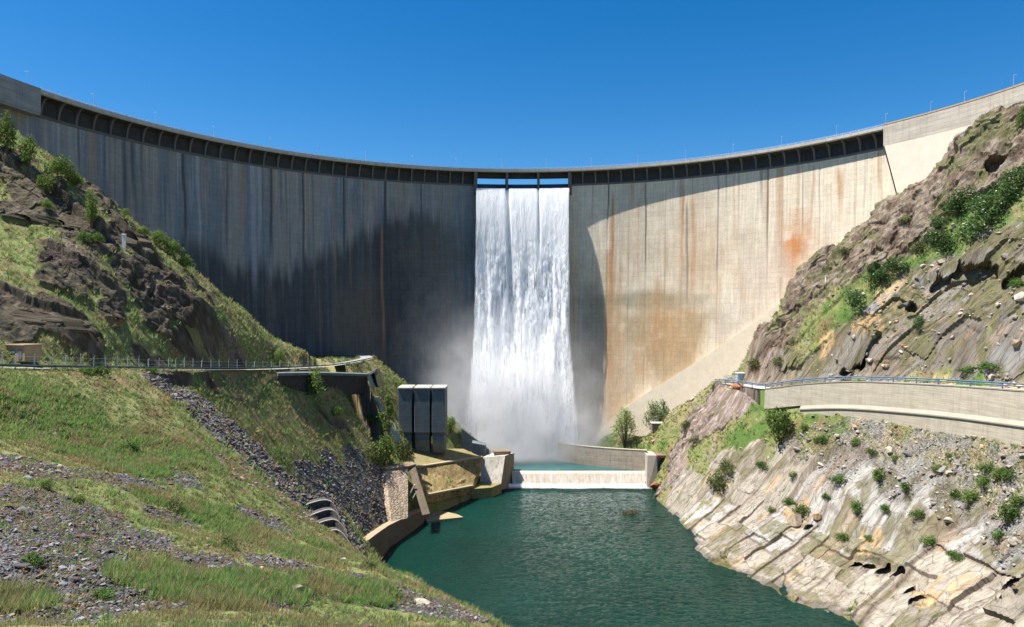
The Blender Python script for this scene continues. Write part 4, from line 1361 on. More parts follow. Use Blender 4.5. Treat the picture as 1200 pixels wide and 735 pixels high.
def fall_sheet(name, off, amp, seed, alpha_gain, spread, hole):
    nx, nz = 300, 620
    s = np.linspace(0, 1, nx); v = np.linspace(0, 1, nz)
    S2, V2 = np.meshgrid(s, v)
    z = SP_Z + .3 - V2 * (SP_Z - 4.0)
    D = SP_Z + .3 - z
    edge = .05 * spread * V2 + .10 * spread * sst(V2, .5, 1.05)
    wob = (fbm2(S2 * 0 + seed, D / 14, 3, 540 + seed) - .5) * .02 * V2
    u = (S2 - .5) * (1 + 2 * edge) + .5 + wob - 0.02 * V2 * (spread > 0)
    ph = S_L + (S_R - S_L) * u + .006 * (S2 < .5) * (-1) * 0
    arc = ph * 147
    # stream offset from the wall: leaps off the lip, then runs down close to it
    o_ = off + 2.0 + 4.7 * (1 - np.exp(-D / 13))
    big = fbm2(arc / 3.5, D / 26 - seed, 4, 550 + seed) - .5
    mid = fbm2(arc / 1.3, D / 11 - seed * 2, 4, 560 + seed) - .5
    # arrow-shaped clots that fall: noise sheared by |fraction|
    fr = np.abs((arc / 2.2) % 1 - .5)
    clot = fbm2(arc / .9, (D + fr * 7) / 3.2, 4, 570 + seed) - .5
    fine = fbm2(arc / .30, D / 5, 3, 580 + seed) - .5
    grow = .12 + .88 * sst(D, 6, 70)
    fine2 = fbm2(arc / .35, (D + fr * 3) / 1.6, 3, 585 + seed) - .5
    disp = amp * (2.8 * big * grow + .5 * mid * (.25 + .75 * grow) + .5 * clot * sst(D, 10, 45) + .22 * fine + .45 * fine2 * sst(D, 4, 40))
    # the piers split the stream: dark slots below them
    for pm, wd_, ln, sgn in ((P_M1, .75, 60, .35), (P_M2, .45, 26, .1)):
        d_ = np.abs(arc - pm * 147 - sgn * D / 12)
        slot = (1 - sst(d_, wd_ * .5, wd_ * 1.6 + D * .012)) * (1 - sst(D, ln * .5, ln * 1.5))
        disp = disp - 1.8 * slot
    o_ = o_ + disp
    r = RFACE - thick(z) - np.maximum(o_, .25)
    X = DCX + r * np.sin(ph); Y = DCY + r * np.cos(ph)
    em = np.minimum(S2, 1 - S2)
    en = fbm2(arc / .8, D / 9, 4, 590 + seed)
    a = sst(em * 41 + 2.2 * (en - .5) * (.3 + 1.7 * V2), .0, .5 + 3.2 * V2 * V2 + .6 * V2)
    hn = fbm2(arc / .9, D / 7 - seed, 5, 600 + seed, .6)
    a = a * (1 - hole * sst(hn, .52, .70) * sst(D, 14, 50))
    a = np.clip(a * alpha_gain, 0, 1)
    o = mesh_np(name, np.stack([X, Y, z], -1).reshape(-1, 3), grid_faces(nz, nx), M_FOAM, smooth=True,
                attrs={'Alpha': np.repeat(a[..., None], 3, -1).reshape(-1, 3)})
    adopt(o, fall)
    return o


fall_sheet('water_sheet', .0, .5, 1, 2.0, 1.0, .0)
fall_sheet('water_sheet', .7, .8, 2, 1.3, 1.15, .6)
fall_sheet('water_sheet', 1.3, 1.1, 3, .9, 1.3, .9)
# smooth dark water sliding over each lip
t = NT('lip water')
n1 = t.noise(1.0, t.mapped((1.5, 1.5, .3)), detail=5)
t.b.inputs['IOR'].default_value = 1.33; t.b.inputs['Specular IOR Level'].default_value = .5
M_LIP = t.done((.02, .08, .13), .12, t.bump(n1, .3))
for a, b_ in ((S_L, P_M1), (P_M1, P_M2), (P_M2, S_R)):
    mb = MB()
    q0, q1 = a + .004, b_ - .004
    prof = [(-5.5, SP_Z + 3.5), (-2.5, SP_Z + 3.2), (-.6, SP_Z + 2.7), (.7, SP_Z + 1.5), (1.25, SP_Z + .2), (.9, SP_Z - .6), (.1, SP_Z - .6), (-5.5, SP_Z - .1)]
    ring(mb, prof, q0, q1, 12)
    adopt(mb.build('lip_water', M_LIP, smooth=True), fall)

# ------------------------------------------------------------------ mist at the foot
t = NT('mist')
t.n.remove(t.b)
vol = t.new('ShaderNodeVolumePrincipled')
vol.inputs['Color'].default_value = (.97, .98, 1, 1)
vol.inputs['Anisotropy'].default_value = .1
tc = t.new('ShaderNodeTexCoord')
sx = t.new('ShaderNodeSeparateXYZ'); t.put(sx.inputs[0], t.coord())
nz = t.noise(.085, detail=4, rough=.6, dist=.3)
nz2 = t.noise(.03, detail=2)
zt = t.math('SUBTRACT', sx.outputs[2], POOL_Z)
fallz = t.math('POWER', 2.7183, t.math('MULTIPLY', zt, -1 / 7.5))
fallz2 = t.math('MULTIPLY', t.math('POWER', 2.7183, t.math('MULTIPLY', zt, -1 / 34.0)), .24)
# thicker near the plunge line, thinning away from it
dx = t.math('DIVIDE', t.math('SUBTRACT', sx.outputs[0], 3.0), 25.0); dy = t.math('DIVIDE', t.math('SUBTRACT', sx.outputs[1], 290.0), 9.0)
rr_ = t.math('ADD', t.math('MULTIPLY', dx, dx), t.math('MULTIPLY', dy, dy))
core = t.math('POWER', 2.7183, t.math('MULTIPLY', rr_, -1.1))
dxl = t.math('DIVIDE', t.math('SUBTRACT', sx.outputs[0], -6.0), 34.0)
wide = t.math('POWER', 2.7183, t.math('MULTIPLY', t.math('ADD', t.math('MULTIPLY', dxl, dxl), t.math('MULTIPLY', t.math('MULTIPLY', dy, .7), t.math('MULTIPLY', dy, .7))), -1.0))
den = t.math('ADD', t.math('MULTIPLY', t.math('MULTIPLY', fallz, .55), core), t.math('MULTIPLY', fallz2, wide))
den = t.math('MULTIPLY', den, t.rng(nz, .30, .70, .12, 1.6))
den = t.math('MULTIPLY', den, 1.0, clamp=False)
ex = t.math('DIVIDE', sx.outputs[0], 62.0); ey = t.math('DIVIDE', t.math('SUBTRACT', sx.outputs[1], 285.0), 26.0); ez = t.math('DIVIDE', zt, 72.0)
rad2 = t.math('ADD', t.math('MULTIPLY', ex, ex), t.math('ADD', t.math('MULTIPLY', ey, ey), t.math('MULTIPLY', ez, ez)))
den = t.math('MULTIPLY', den, t.rng(rad2, .25, .95, 1.0, 0.0))
t.put(vol.inputs['Density'], den)
t.t.links.new(vol.outputs[0], t.out.inputs['Volume'])
mb = MB()
# rounded box round the foot of the fall
bmv = bmesh.new(); bmesh.ops.create_icosphere(bmv, subdivisions=3, radius=1)
me = bpy.data.meshes.new('mist')
for v in bmv.verts:
    x, y, z = v.co
    v.co = (0 + 62 * x, 285 + 26 * y, POOL_Z + .3 + (72 * z if z > 0 else .0))
bmv.to_mesh(me); bmv.free(); me.materials.append(t.m)
o = bpy.data.objects.new('mist', me); C.objects.link(o)
tag(o, 'white mist drifting round the foot of the waterfall', kind='stuff')
# ------------------------------------------------------------------ left bank structures
def P(px, py, Y): return at(px, py, Y)


M_MOSS = concrete_mat('mossy concrete', (.30, .235, .125), (.22, .18, .10), (.085, .06, .03), .75, moss=(.20, .185, .055))
M_BROWN = concrete_mat('brown stained concrete', (.24, .185, .125), (.18, .14, .10), (.07, .05, .035), .7)
M_PALE = concrete_mat('pale concrete', (.52, .49, .43), (.46, .43, .37), (.22, .2, .17), .5)
M_PALES = concrete_mat('pale streaked concrete', (.52, .48, .42), (.44, .40, .34), (.16, .14, .12), .95)
M_GREYC = concrete_mat('grey concrete', (.15, .175, .19), (.115, .135, .15), (.11, .105, .10), .6, 1.2)
M_YEL = concrete_mat('yellowed concrete', (.34, .27, .15), (.28, .23, .14), (.15, .11, .06), .5)

# outlet block with three tall fins
ob = empty('outlet_block', P(494, 525, 250)); tag(ob, 'tall grey concrete outlet block of three upright fins above the mossy apron', 'outlet block')
yF = 246.0
for (a, b_, la, lb) in ((466.5, 482.5, 467, 481.5), (485.5, 503.5, 486, 502.5), (506, 521.5, 506.5, 520.5)):
    mb = MB()
    xl, xr = P(a, 0, yF)[0], P(b_, 0, yF)[0]
    zt, zm, zb = P(0, 456, yF)[2], P(0, 501, yF)[2], P(0, 507, yF)[2]
    dp = 9
    mb.prism([(xl, yF + .0, zb), (xr, yF, zb), (xr, yF + dp, zb - 3), (xl, yF + dp, zb - 3)], [(xl, yF, zt), (xr, yF, zt), (xr, yF + dp, zt), (xl, yF + dp, zt)])
    fin = mb.build('fin', M_GREYC, bevel=.12); adopt(fin, ob)
    mb = MB()
    mb.box(((xl + xr) / 2, yF + dp / 2 - .08, zt + .3), (xr - xl + .3, dp + .3, .6))
    adopt(mb.build('cap', M_PALE, bevel=.06), ob)
    mb = MB()
    xl, xr = P(la, 0, yF)[0], P(lb, 0, yF)[0]
    z0 = P(0, 523, yF)[2] - 3
    pr = [(yF + 1.0, zb + .2), (yF + .6, z0 + 5), (yF + 1.2, z0 + 3.6), (yF + 3, z0), (yF + 8, z0), (yF + 8, zb + .2)]
    n = len(pr); mb.v += [(xl, y, z) for y, z in pr] + [(xr, y, z) for y, z in pr]
    mb.f += [tuple(range(n)), tuple(reversed(range(n, 2 * n)))]; mb.m += [0, 0]
    for i in range(n):
        j = (i + 1) % n; mb.f.append((i, i + n, j + n, j)); mb.m.append(0)
    adopt(mb.build('pedestal', M_GREYC), ob)
mb = MB()
xl, xr = P(466, 0, 251)[0], P(520, 0, 251)[0]
mb.box(((xl + xr) / 2, 252, (P(0, 455, 251)[2] + P(0, 488, 251)[2]) / 2), (xr - xl, 2, P(0, 455, 251)[2] - P(0, 488, 251)[2]))
adopt(mb.build('back_wall', M_YEL), ob)

t = NT('streaked apron concrete')
sk = t.noise(1.0, t.mapped((.55, .10, .55), (0, 0, rad(-42))), detail=4, rough=.6)
sk2 = t.noise(2.5, detail=6, rough=.7)
cc = t.ramp(sk, [(.34, (.06, .038, .02)), (.43, (.21, .135, .06)), (.50, (.15, .135, .045)), (.56, (.32, .23, .12)), (.64, (.13, .085, .04))])
M_APR = t.done(t.scale(cc, t.rng(sk2, .3, .7, .75, 1.25)), .9, t.bump(sk2, .08))

# apron: two tilted mossy slabs, lip and side pillar
ap = empty('spillway_apron', P(520, 560, 240)); tag(ap, 'mossy brown tilted concrete apron below the three-finned outlet block', 'apron')
A1, A2 = P(476, 526, 248), P(543, 526, 260)
B1, B2 = P(486, 549, 236), P(566, 536.5, 256)
C1, C2 = P(498, 580, 219), P(554, 569, 243)


def dn(p, d): return (p[0], p[1], p[2] - d)


mb = MB(); mb.prism([dn(A1, 6), dn(A2, 6), dn(B2, 5), dn(B1, 5)], [A1, A2, B2, B1]); adopt(mb.build('upper_slab', M_MOSS), ap)
B1b, B2b = (B1[0] - .2, B1[1] - .3, B1[2] + .35), (B2[0] - .2, B2[1] - .3, B2[2] + .35)
mb = MB(); mb.prism([dn(B1b, 4), dn(B2b, 4), dn(C2, 3.0), dn(C1, 3.0)], [B1b, B2b, C2, C1]); adopt(mb.build('lower_slab', M_APR), ap)
mb = MB()
k = lambda p, dx, dy, dz: (p[0] + dx, p[1] + dy, p[2] + dz)
mb.prism([k(C1, -.5, .6, -.3), k(C2, -.5, .6, -.3), k(C2, .5, -.7, -.3), k(C1, .5, -.7, -.3)], [k(C1, -.5, .6, .25), k(C2, -.5, .6, .25), k(C2, .5, -.7, .25), k(C1, .5, -.7, .25)])
adopt(mb.build('lip', M_YEL), ap)
mb = MB()
mb.prism([k(B1b, -.7, .7, -.2), k(B2b, -.7, .7, -.2), k(B2b, .3, -.4, -.2), k(B1b, .3, -.4, -.2)], [k(B1b, -.7, .7, .35), k(B2b, -.7, .7, .35), k(B2b, .3, -.4, .3), k(B1b, .3, -.4, .3)])
adopt(mb.build('ridge', concrete_mat('ridge concrete', (.40, .33, .2), (.34, .28, .18), (.18, .14, .08), .5)), ap)
mb = MB(); mb.prism([k(C1, -6, 5, -9), k(C2, -6, 5, -6), k(C2, -2.6, 2.2, -6), k(C1, -2.6, 2.2, -9)], [k(C1, -6, 5, -2.5), k(C2, -6, 5, -2.5), k(C2, -2.6, 2.2, -2.5), k(C1, -2.6, 2.2, -2.5)])
adopt(mb.build('base_wall', M_SHADEC), ap)  # near-black: the shadow gap under the lip put into the colour

# end block beside the weir
eb = empty('weir_end_block', P(585, 565, 256)); tag(eb, 'pale streaked concrete block ending the weir on the left bank', 'concrete block')
T = [P(565, 536, 256), P(592, 534, 255), P(602.5, 531, 266), P(577, 531, 268)]
Bt = [P(562, 566, 252), P(586, 568, 250), P(601.5, 572, 264), P(575, 572, 266)]
Bt = [(p[0], p[1], 1.2 if i < 2 else -1) for i, p in enumerate(Bt)]
mb = MB()
b0 = len(mb.v); mb.v += Bt + T
for f, mi in (((0, 3, 2, 1), 0), ((4, 5, 6, 7), 0), ((0, 1, 5, 4), 0), ((1, 2, 6, 5), 1), ((2, 3, 7, 6), 1), ((3, 0, 4, 7), 0)):
    mb.f.append(f); mb.m.append(mi)
adopt(mb.build('block', [M_PALES, M_BROWN]), eb)
mb = MB(); c = P(588, 531.5, 262); mb.box((c[0], c[1], c[2] + .6), (6.4, 4.5, 1.3), .1); adopt(mb.build('top_slab', M_BROWN, bevel=.06), eb)
mb = MB()
q = [P(553, 571, 243), P(576, 574, 245), P(588, 567, 251), P(564, 562, 254)]
mb.prism([(x, y, -1.5) for x, y, z in q], [(x, y, 3.6) for x, y, z in q]); adopt(mb.build('low_platform', M_MOSS, bevel=.1), eb)

# dark wing wall dropping to the pool behind
ww = MB()
a, b_, c = P(541, 502, 268), P(573, 527, 271), P(578, 530, 268)
ww.prism([(a[0], a[1], 4), (b_[0], b_[1], 3), (b_[0], b_[1] + 1.6, 3), (a[0], a[1] + 1.6, 4)], [a, b_, (b_[0], b_[1] + 1.6, b_[2]), (a[0], a[1] + 1.6, a[2])])
d1, d2 = P(553, 519, 262), P(569, 522, 263)
ww.prism([(d1[0], d1[1], 4), (d2[0], d2[1], 4), (d2[0], d2[1] + 5, 4), (d1[0], d1[1] + 5, 4)], [d1, d2, (d2[0], d2[1] + 5, d2[2] + .1), (d1[0], d1[1] + 5, d1[2] + .1)])
tag(ww.build('wing_wall', M_GREYC, bevel=.05), 'dark sloping wing wall running down to the pool right of the outlet fins', 'wall')

# stone-faced bank with its slanting buttress
t = NT('masonry')
vz = t.voro(.95, t.mapped((1, 1, 1.4)), feat='F1', out='Color'); ve = t.voro(.95, t.mapped((1, 1, 1.4)), feat='DISTANCE_TO_EDGE')
vc = t.ramp(t.sep(vz)[0], [(0, (.27, .20, .135)), (.45, (.40, .31, .22)), (.8, (.34, .28, .22)), (1, (.20, .15, .11))])
vc = t.mix(t.rng(ve, 0, .05, .85, 0), vc, (.16, .12, .085))
M_STONE = t.done(vc, .9, t.bump(t.math('MINIMUM', ve, .2), .5))
sf = empty('stone_facing', P(466, 600, 205)); tag(sf, 'light brown rubble masonry facing with a slanting concrete buttress at the river', 'stone facing')
mb = MB()
T1, T2, U1, U2 = P(452, 552, 212), P(478, 549, 217), P(459, 612, 197), P(478, 607, 203)
mb.prism([k(U1, -5, 5, -6), k(U2, -3, 5, -6), U2, U1], [k(T1, -5, 3, -.2), k(T2, -1, 3, -.2), T2, T1]); adopt(mb.build('masonry', M_STONE), sf)
mb = MB()
V1, V2 = P(478, 548, 218), P(487, 547, 217.5)
W1, W2 = P(495, 604, 204), P(504, 602, 204.5)
mb.prism([W1, W2, k(W2, -.8, 4.5, 0), k(W1, -.8, 4.5, 0)], [V1, V2, k(V2, -.8, 3, .1), k(V1, -.8, 3, .1)]); adopt(mb.build('buttress', concrete_mat('buttress concrete', (.15, .115, .08), (.11, .085, .06), (.05, .04, .03), .6), bevel=.08), sf)
mb = MB(); mb.prism([k(T1, -3, 1.5, 0), T1, T2, k(V2, 0, .2, .1), k(V2, -2, 5, .1)], [k(T1, -3, 1.5, .7), k(T1, 0, 0, .7), k(T2, 0, 0, .7), k(V2, 0, .2, .8), k(V2, -2, 5, .8)])
adopt(mb.build('coping', M_BROWN), sf)
mb = MB()
for (pa, pb) in (((486, 568), (480, 580)), ((489, 575), (482, 587))):
    mb.tube([P(*pa, 211), P(*pb, 212)], .28, 5)
adopt(mb.build('brace', M_PALE), sf)

# quay wall along the river and the flat stub at its end
qw = empty('quay_wall', P(470, 620, 200)); tag(qw, 'low brown concrete quay wall along the left water edge', 'wall')
tp = [P(392, 672, 151), P(420, 643, 170), P(440, 627.5, 182), P(455, 617, 193), P(478, 605.5, 205), P(500, 596, 219)]
mb = MB()
for i in range(len(tp) - 1):
    a, b_ = tp[i], tp[i + 1]
    mb.prism([(a[0] - 2.0, a[1] + .8, -3), (b_[0] - 2.0, b_[1] + .8, -3), (b_[0] + .9, b_[1] - .4, -3), (a[0] + .9, a[1] - .4, -3)],
             [(a[0] - 2.0, a[1] + .8, a[2]), (b_[0] - 2.0, b_[1] + .8, b_[2]), (b_[0], b_[1], b_[2]), (a[0], a[1], a[2])])
adopt(mb.build('wall_body', concrete_mat('quay concrete', (.17, .125, .085), (.13, .10, .07), (.06, .045, .03), .6, .9)), qw)
mb = MB()
for i in range(len(tp) - 1):
    a, b_ = tp[i], tp[i + 1]
    e0 = .002 * i
    mb.prism([(a[0] - 1.9, a[1] + .8, a[2] + .02), (b_[0] - 1.9, b_[1] + .8, b_[2] + .02), (b_[0] + .08, b_[1] - .05, b_[2] + .02), (a[0] + .08, a[1] - .05, a[2] + .02)],
             [(a[0] - 1.9, a[1] + .8, a[2] + .3 + e0), (b_[0] - 1.9, b_[1] + .8, b_[2] + .3 + e0), (b_[0] + .08, b_[1] - .05, b_[2] + .3 + e0), (a[0] + .08, a[1] - .05, a[2] + .3 + e0)])
adopt(mb.build('coping', concrete_mat('quay coping', (.40, .30, .20), (.32, .25, .17), (.16, .11, .07), .5)), qw)
sb = MB()
q = [P(500, 611, 215), P(543, 606.5, 219), P(536, 603.5, 222), P(514, 597.5, 227), P(497, 600, 224)]
sb.prism([(x, y, -1) for x, y, z in q], [(x, y, .75) for x, y, z in q])
tag(sb.build('landing_slab', M_YEL, bevel=.06), 'flat brown pointed slab just above the water beside the quay wall', 'slab')

# stepped curved stone courses in the gully
M_GAB = simple_mat('shade-toned stacked stone', (.085, .08, .078), .95, .45, 2.2, .25)  # faces turned from the sun: their shade is put into this colour
M_GAB_LIT = simple_mat('sunlit-toned ledge stone', (.30, .27, .235), .95, .3, 1.8, .1)  # paler copy for the thin top edges: sunlight painted in
gb = empty('stone_check_dam', P(385, 625, 150)); tag(gb, 'four curved shaded stone steps with sunlit ledges in the gully at the scree foot', 'check dam')
crs = [
    [(338, 605, 131.0), (345, 600, 133.0), (360, 592, 135.0), (378, 587, 136.0), (389, 589, 136.0), (394, 597, 134.0), (398, 608, 131.0)],
    [(352, 612, 128.5), (360, 607, 130.0), (374, 601, 132.0), (386, 598, 133.0), (394, 601, 132.0), (401, 612, 130.0), (406, 622, 127.0)],
    [(364, 621, 126.0), (372, 615, 127.5), (383, 611, 129.0), (393, 610, 129.5), (401, 616, 128.0), (408, 630, 125.0)],
    [(378, 628, 123.5), (385, 624, 125.0), (394, 622, 126.0), (402, 626, 125.0), (411, 638, 122.0)]]
for kc, cpts in enumerate(crs):
    pp = smooth_line([P(a_, b_, y_ + 0.7 * kc) for a_, b_, y_ in cpts], 4)
    mb = MB()
    n = len(pp)
    for i in range(n - 1):
        a, b_ = pp[i], pp[i + 1]
        bk = np.array([-1.0, 2.2, 0])
        j1, j2 = .25 * math.sin(i * 2.1), .25 * math.sin((i + 1) * 2.1)
        lo = 2.6
        mb.prism([a + (j1, -j1, -lo), b_ + (j2, -j2, -lo), b_ + bk + (0, 0, -lo), a + bk + (0, 0, -lo)], [a, b_, b_ + bk, a + bk])
    co = mb.build('course', M_GAB); adopt(co, gb)
    mb = MB()
    for i in range(n - 1):
        a, b_ = pp[i], pp[i + 1]
        bk = np.array([-.15, .34, 0])
        mb.prism([a + (0.02, -.06, .01), b_ + (0.02, -.06, .01), b_ + bk + (0, 0, .01), a + bk + (0, 0, .01)], [a + (0.02, -.06, .17), b_ + (0.02, -.06, .17), b_ + bk + (0, 0, .17), a + bk + (0, 0, .17)])
    l_ = mb.build('ledge', M_GAB_LIT); l_.parent = co; l_.matrix_parent_inverse = Matrix.Identity(4)

# gallery wall under the road, tunnel portal, pale steps
gl = empty('gallery_wall', P(380, 445, 222)); tag(gl, 'long low concrete gallery under the left road with a dark shaded face', 'wall')
gp = GALL
mb, m2 = MB(), MB()
for i in range(len(gp) - 1):
    a, b_ = gp[i], gp[i + 1]
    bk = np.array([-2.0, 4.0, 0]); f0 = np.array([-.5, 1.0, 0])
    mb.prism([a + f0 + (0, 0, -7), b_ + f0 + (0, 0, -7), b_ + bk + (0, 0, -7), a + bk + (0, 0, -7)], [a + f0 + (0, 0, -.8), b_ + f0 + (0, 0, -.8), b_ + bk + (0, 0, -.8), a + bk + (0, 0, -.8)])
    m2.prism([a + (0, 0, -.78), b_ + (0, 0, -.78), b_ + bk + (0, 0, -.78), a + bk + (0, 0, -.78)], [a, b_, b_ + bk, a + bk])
adopt(mb.build('face', M_SHADEC), gl); adopt(m2.build('roof_slab', M_GREYC), gl)  # face coloured near-black for the shade below the slab

pt = empty('tunnel_portal', P(440, 450, 235)); tag(pt, 'pale tilted concrete portal frame with a dark opening below the road bend', 'portal')
yP = 232.0


def frame4(px4, y, d, mat, name):
    mb = MB()
    f = [P(a, b_, y) for a, b_ in px4]
    mb.hexa([f[0], f[1], k(f[1], 0, d, 0), k(f[0], 0, d, 0), f[3], f[2], k(f[2], 0, d, 0), k(f[3], 0, d, 0)])
    adopt(mb.build(name, mat, bevel=.05), pt)


frame4([(436, 456), (439.5, 456), (432.5, 437.5), (428.5, 439)], yP, 4.5, M_PALE, 'jamb')
frame4([(443, 453), (447.5, 452), (441.5, 432), (438, 434)], yP, 4.5, M_YEL, 'jamb')
frame4([(432.6, 440), (439, 436.6), (441.4, 431.8), (428.6, 438.6)], yP - .06, 4.6, M_PALE, 'lintel')
frame4([(437, 456), (445, 453), (440, 434), (431, 438)], yP + 3.0, 1.2, M_SHADEC, 'inner_wall')  # near-black sheet painted as the shade inside the opening

stp = empty('concrete_steps', P(452, 490, 228)); tag(stp, 'pale concrete steps going down the grass left of the outlet fins', 'steps')
mb = MB()
sp_ = smooth_line([P(440, 466, 236), P(445, 478, 235), P(450, 489, 233), P(457, 498, 231), P(463, 512, 228)], 6)
for i in range(len(sp_)):
    x, y, z = sp_[i]
    zz = max(z, float(topz(x, y)) + .25)
    mb.box((x, y, zz - 1.0), (3.0 - .9 * (i < 12), 1.6, 2.4), .3)
adopt(mb.build('flight', M_PALE), stp)

# roadside hut
M_CREAM = concrete_mat('hut render', (.60, .53, .40), (.54, .47, .35), (.30, .22, .14), .3)
M_HUTB = concrete_mat('hut brown render', (.36, .27, .15), (.30, .22, .13), (.16, .11, .07), .4)
M_ROOF = simple_mat('hut roof sheet', (.27, .19, .14), .8, .2, 1.5)
M_DOOR = simple_mat('hut door blue grey', (.13, .17, .19), .6, .1)
hx, hy, hz = hit(29, 419)
hz = float(base(np.array([hx]), np.array([hy]))[0]) - .2
hut = empty('roadside_hut', (hx, hy, hz)); hut.rotation_euler = (0, 0, rad(-22)); hut.scale = (.8, .8, .8)
tag(hut, 'small cream and brown flat roofed hut on the grass above the left road', 'hut')


def local(mb, name, mat, root, **kw):
    o = mb.build(name, mat, **kw); o.parent = root; return o


mb = MB(); mb.box((0, 0, 1.2), (5.6, 3.6, 3.2)); mb.m = [0, 0, 1, 0, 0, 0]
hb = local(mb, 'walls', [M_HUTB, M_HUTB], hut)
mb = MB(); mb.box((-2.83, 0, 1.25), (.06, 3.6, 3.1)); local(mb, 'end_wall', M_CREAM, hut)
mb = MB(); mb.box((0, 0, 2.95), (6.3, 4.3, .26)); local(mb, 'roof', M_ROOF, hut, bevel=.04)
mb = MB(); mb.box((1.4, -1.83, 1.05), (1.1, .1, 2.1)); local(mb, 'door', M_DOOR, hut)
mb = MB(); mb.box((-.9, -1.83, 1.6), (1.2, .1, .9)); local(mb, 'window', M_DOOR, hut)

# left road surface and fence
M_ROAD = simple_mat('worn asphalt', (.27, .265, .255), .9, .12, 1.0, .03)


def strip(line, width, left, dz=0.0):
    """ribbon mesh beside a 3-d polyline"""
    P_ = np.array(line); d = np.gradient(P_[:, :2], axis=0); d /= np.linalg.norm(d, axis=1)[:, None] + 1e-9
    nrm = np.stack([-d[:, 1], d[:, 0]], 1) * (1 if left else -1)
    q = P_.copy(); q[:, :2] += nrm * width
    v = np.concatenate([P_, q]); v[:, 2] += dz
    n = len(P_); f = np.stack([np.arange(n - 1), np.arange(1, n), n + np.arange(1, n), n + np.arange(n - 1)], 1)
    return v, f, nrm


v, f, nrmL = strip(ROADL, RW_L - .5, True, -.02)
road = mesh_np('left_road', v, f, M_ROAD); tag(road, 'narrow grey road along the left hillside', kind='structure')
M_POST = simple_mat('galvanised post', (.40, .43, .45), .5, .1)
M_DRAIL = simple_mat('dark guard rail', (.055, .075, .095), .6, .15)
fn = empty('roadside_fence', tuple(ROADL[16])); tag(fn, 'pale post fence with a dark low rail along the left road', 'fence')
from_px = [-12, 3, 18, 40, 60, 78, 95, 110, 124, 137.5, 150, 162.5, 174, 186, 197.5, 206, 216, 226, 236, 247, 257, 268, 278, 288, 298, 308, 318, 328, 338, 346, 354, 362, 371, 381, 391, 401]
pxs = CXP + F * ROADL[:, 0] / ROADL[:, 1]
kmax = int(np.argmax(pxs > 420)) or len(pxs)
post0 = None
for i, px in enumerate(from_px):
    u_ = np.interp(px, pxs[:kmax], np.arange(kmax))
    pos = [np.interp(u_, np.arange(len(ROADL)), ROADL[:, c]) for c in range(3)]
    if post0 is None:
        mb = MB(); mb.box((0, 0, 1.05), (.13, .13, 2.5)); mb.tube([(0, 0, 2.25), (.1, -.2, 2.5)], .05, 5)
        post0 = mb.build('post', M_POST); o = post0
    else:
        o = post0.copy(); C.objects.link(o)
    o.parent = fn; o.location = Vector(pos) - Vector(fn.location)
    o.rotation_euler = (rad(random.uniform(-3, 3)), rad(random.uniform(-3, 3)), random.random())
    o.scale = (1, 1, random.uniform(.85, 1.08))
mb = MB()
ks = int(kmax)
for z_ in (.45,):
    mb.tube([(p[0] + .25, p[1] - .1, p[2] + z_) for p in ROADL[:ks + 12]], .2, 5)
adopt(mb.build('rail', M_DRAIL), fn)
mb = MB()
for z_ in (1.1, 1.9):
    mb.tube([(p[0], p[1], p[2] + z_) for p in ROADL[:ks]], .011, 4)
adopt(mb.build('wire', M_POST), fn)

# white marker post high on the left hill, another on the right cliff
for (px, py, h, lab) in ((145.5, 291, 3.2, 'white marker post in the shaded gully high on the left hill'), (968.5, 331, 1.9, 'tiny white marker post on the brown right cliff beside the dam')):
    x, y, z = onland(px, py)
    mb = MB(); mb.box((x, y, z + h / 2 - .3), (.75, .5, h + .6)); mb.box((x, y, z + h + .12), (.95, .7, .2))
    tag(mb.build('marker_post', simple_mat('white paint', (.78, .76, .72), .6, .05), bevel=.05), lab, 'marker post', 'white marker posts on the slopes')
# ------------------------------------------------------------------ right bank structures
v, f, nrmR = strip(ROADR, RW_R - .6, False, -.02)
road = mesh_np('right_road', v, f, simple_mat('pale road surface', (.42, .40, .36), .9, .12, 1.0, .03)); tag(road, 'pale narrow road on top of the long retaining wall', kind='structure')
# retaining wall
M_RW = concrete_mat('retaining wall concrete', (.47, .42, .33), (.40, .355, .275), (.26, .22, .165), .45, .55)
M_RWL = concrete_mat('wall ledge concrete', (.38, .34, .27), (.33, .30, .24), (.35, .30, .24), .3)
rw = empty('retaining_wall', tuple(ROADR[24])); tag(rw, 'long board-marked grey concrete retaining wall carrying the right road', 'wall')
pxr = CXP + F * ROADR[:, 0] / ROADR[:, 1]
i1 = int(np.argmin(np.abs(pxr - 897)))
W_ = ROADR[:i1 + 1]
out = -nrmR[:i1 + 1]                                          # towards the river
n = len(W_)


def wring(prof_fn, a0=0, a1=n):
    mb = MB()
    rings = []
    for i in range(a0, a1):
        pr = prof_fn(i); b = len(mb.v)
        for o_, z in pr:
            mb.v.append((W_[i, 0] + out[i, 0] * o_, W_[i, 1] + out[i, 1] * o_, W_[i, 2] + z))
        rings.append((b, len(pr)))
    for q in range(len(rings) - 1):
        b, m = rings[q]; c = rings[q + 1][0]
        for j in range(m):
            j2 = (j + 1) % m
            mb.f.append((b + j, b + j2, c + j2, c + j)); mb.m.append(0)
    b, m = rings[0]; mb.f.append(tuple(b + j for j in range(m))); mb.m.append(0)
    b, m = rings[-1]; mb.f.append(tuple(b + j for j in reversed(range(m)))); mb.m.append(0)
    return mb


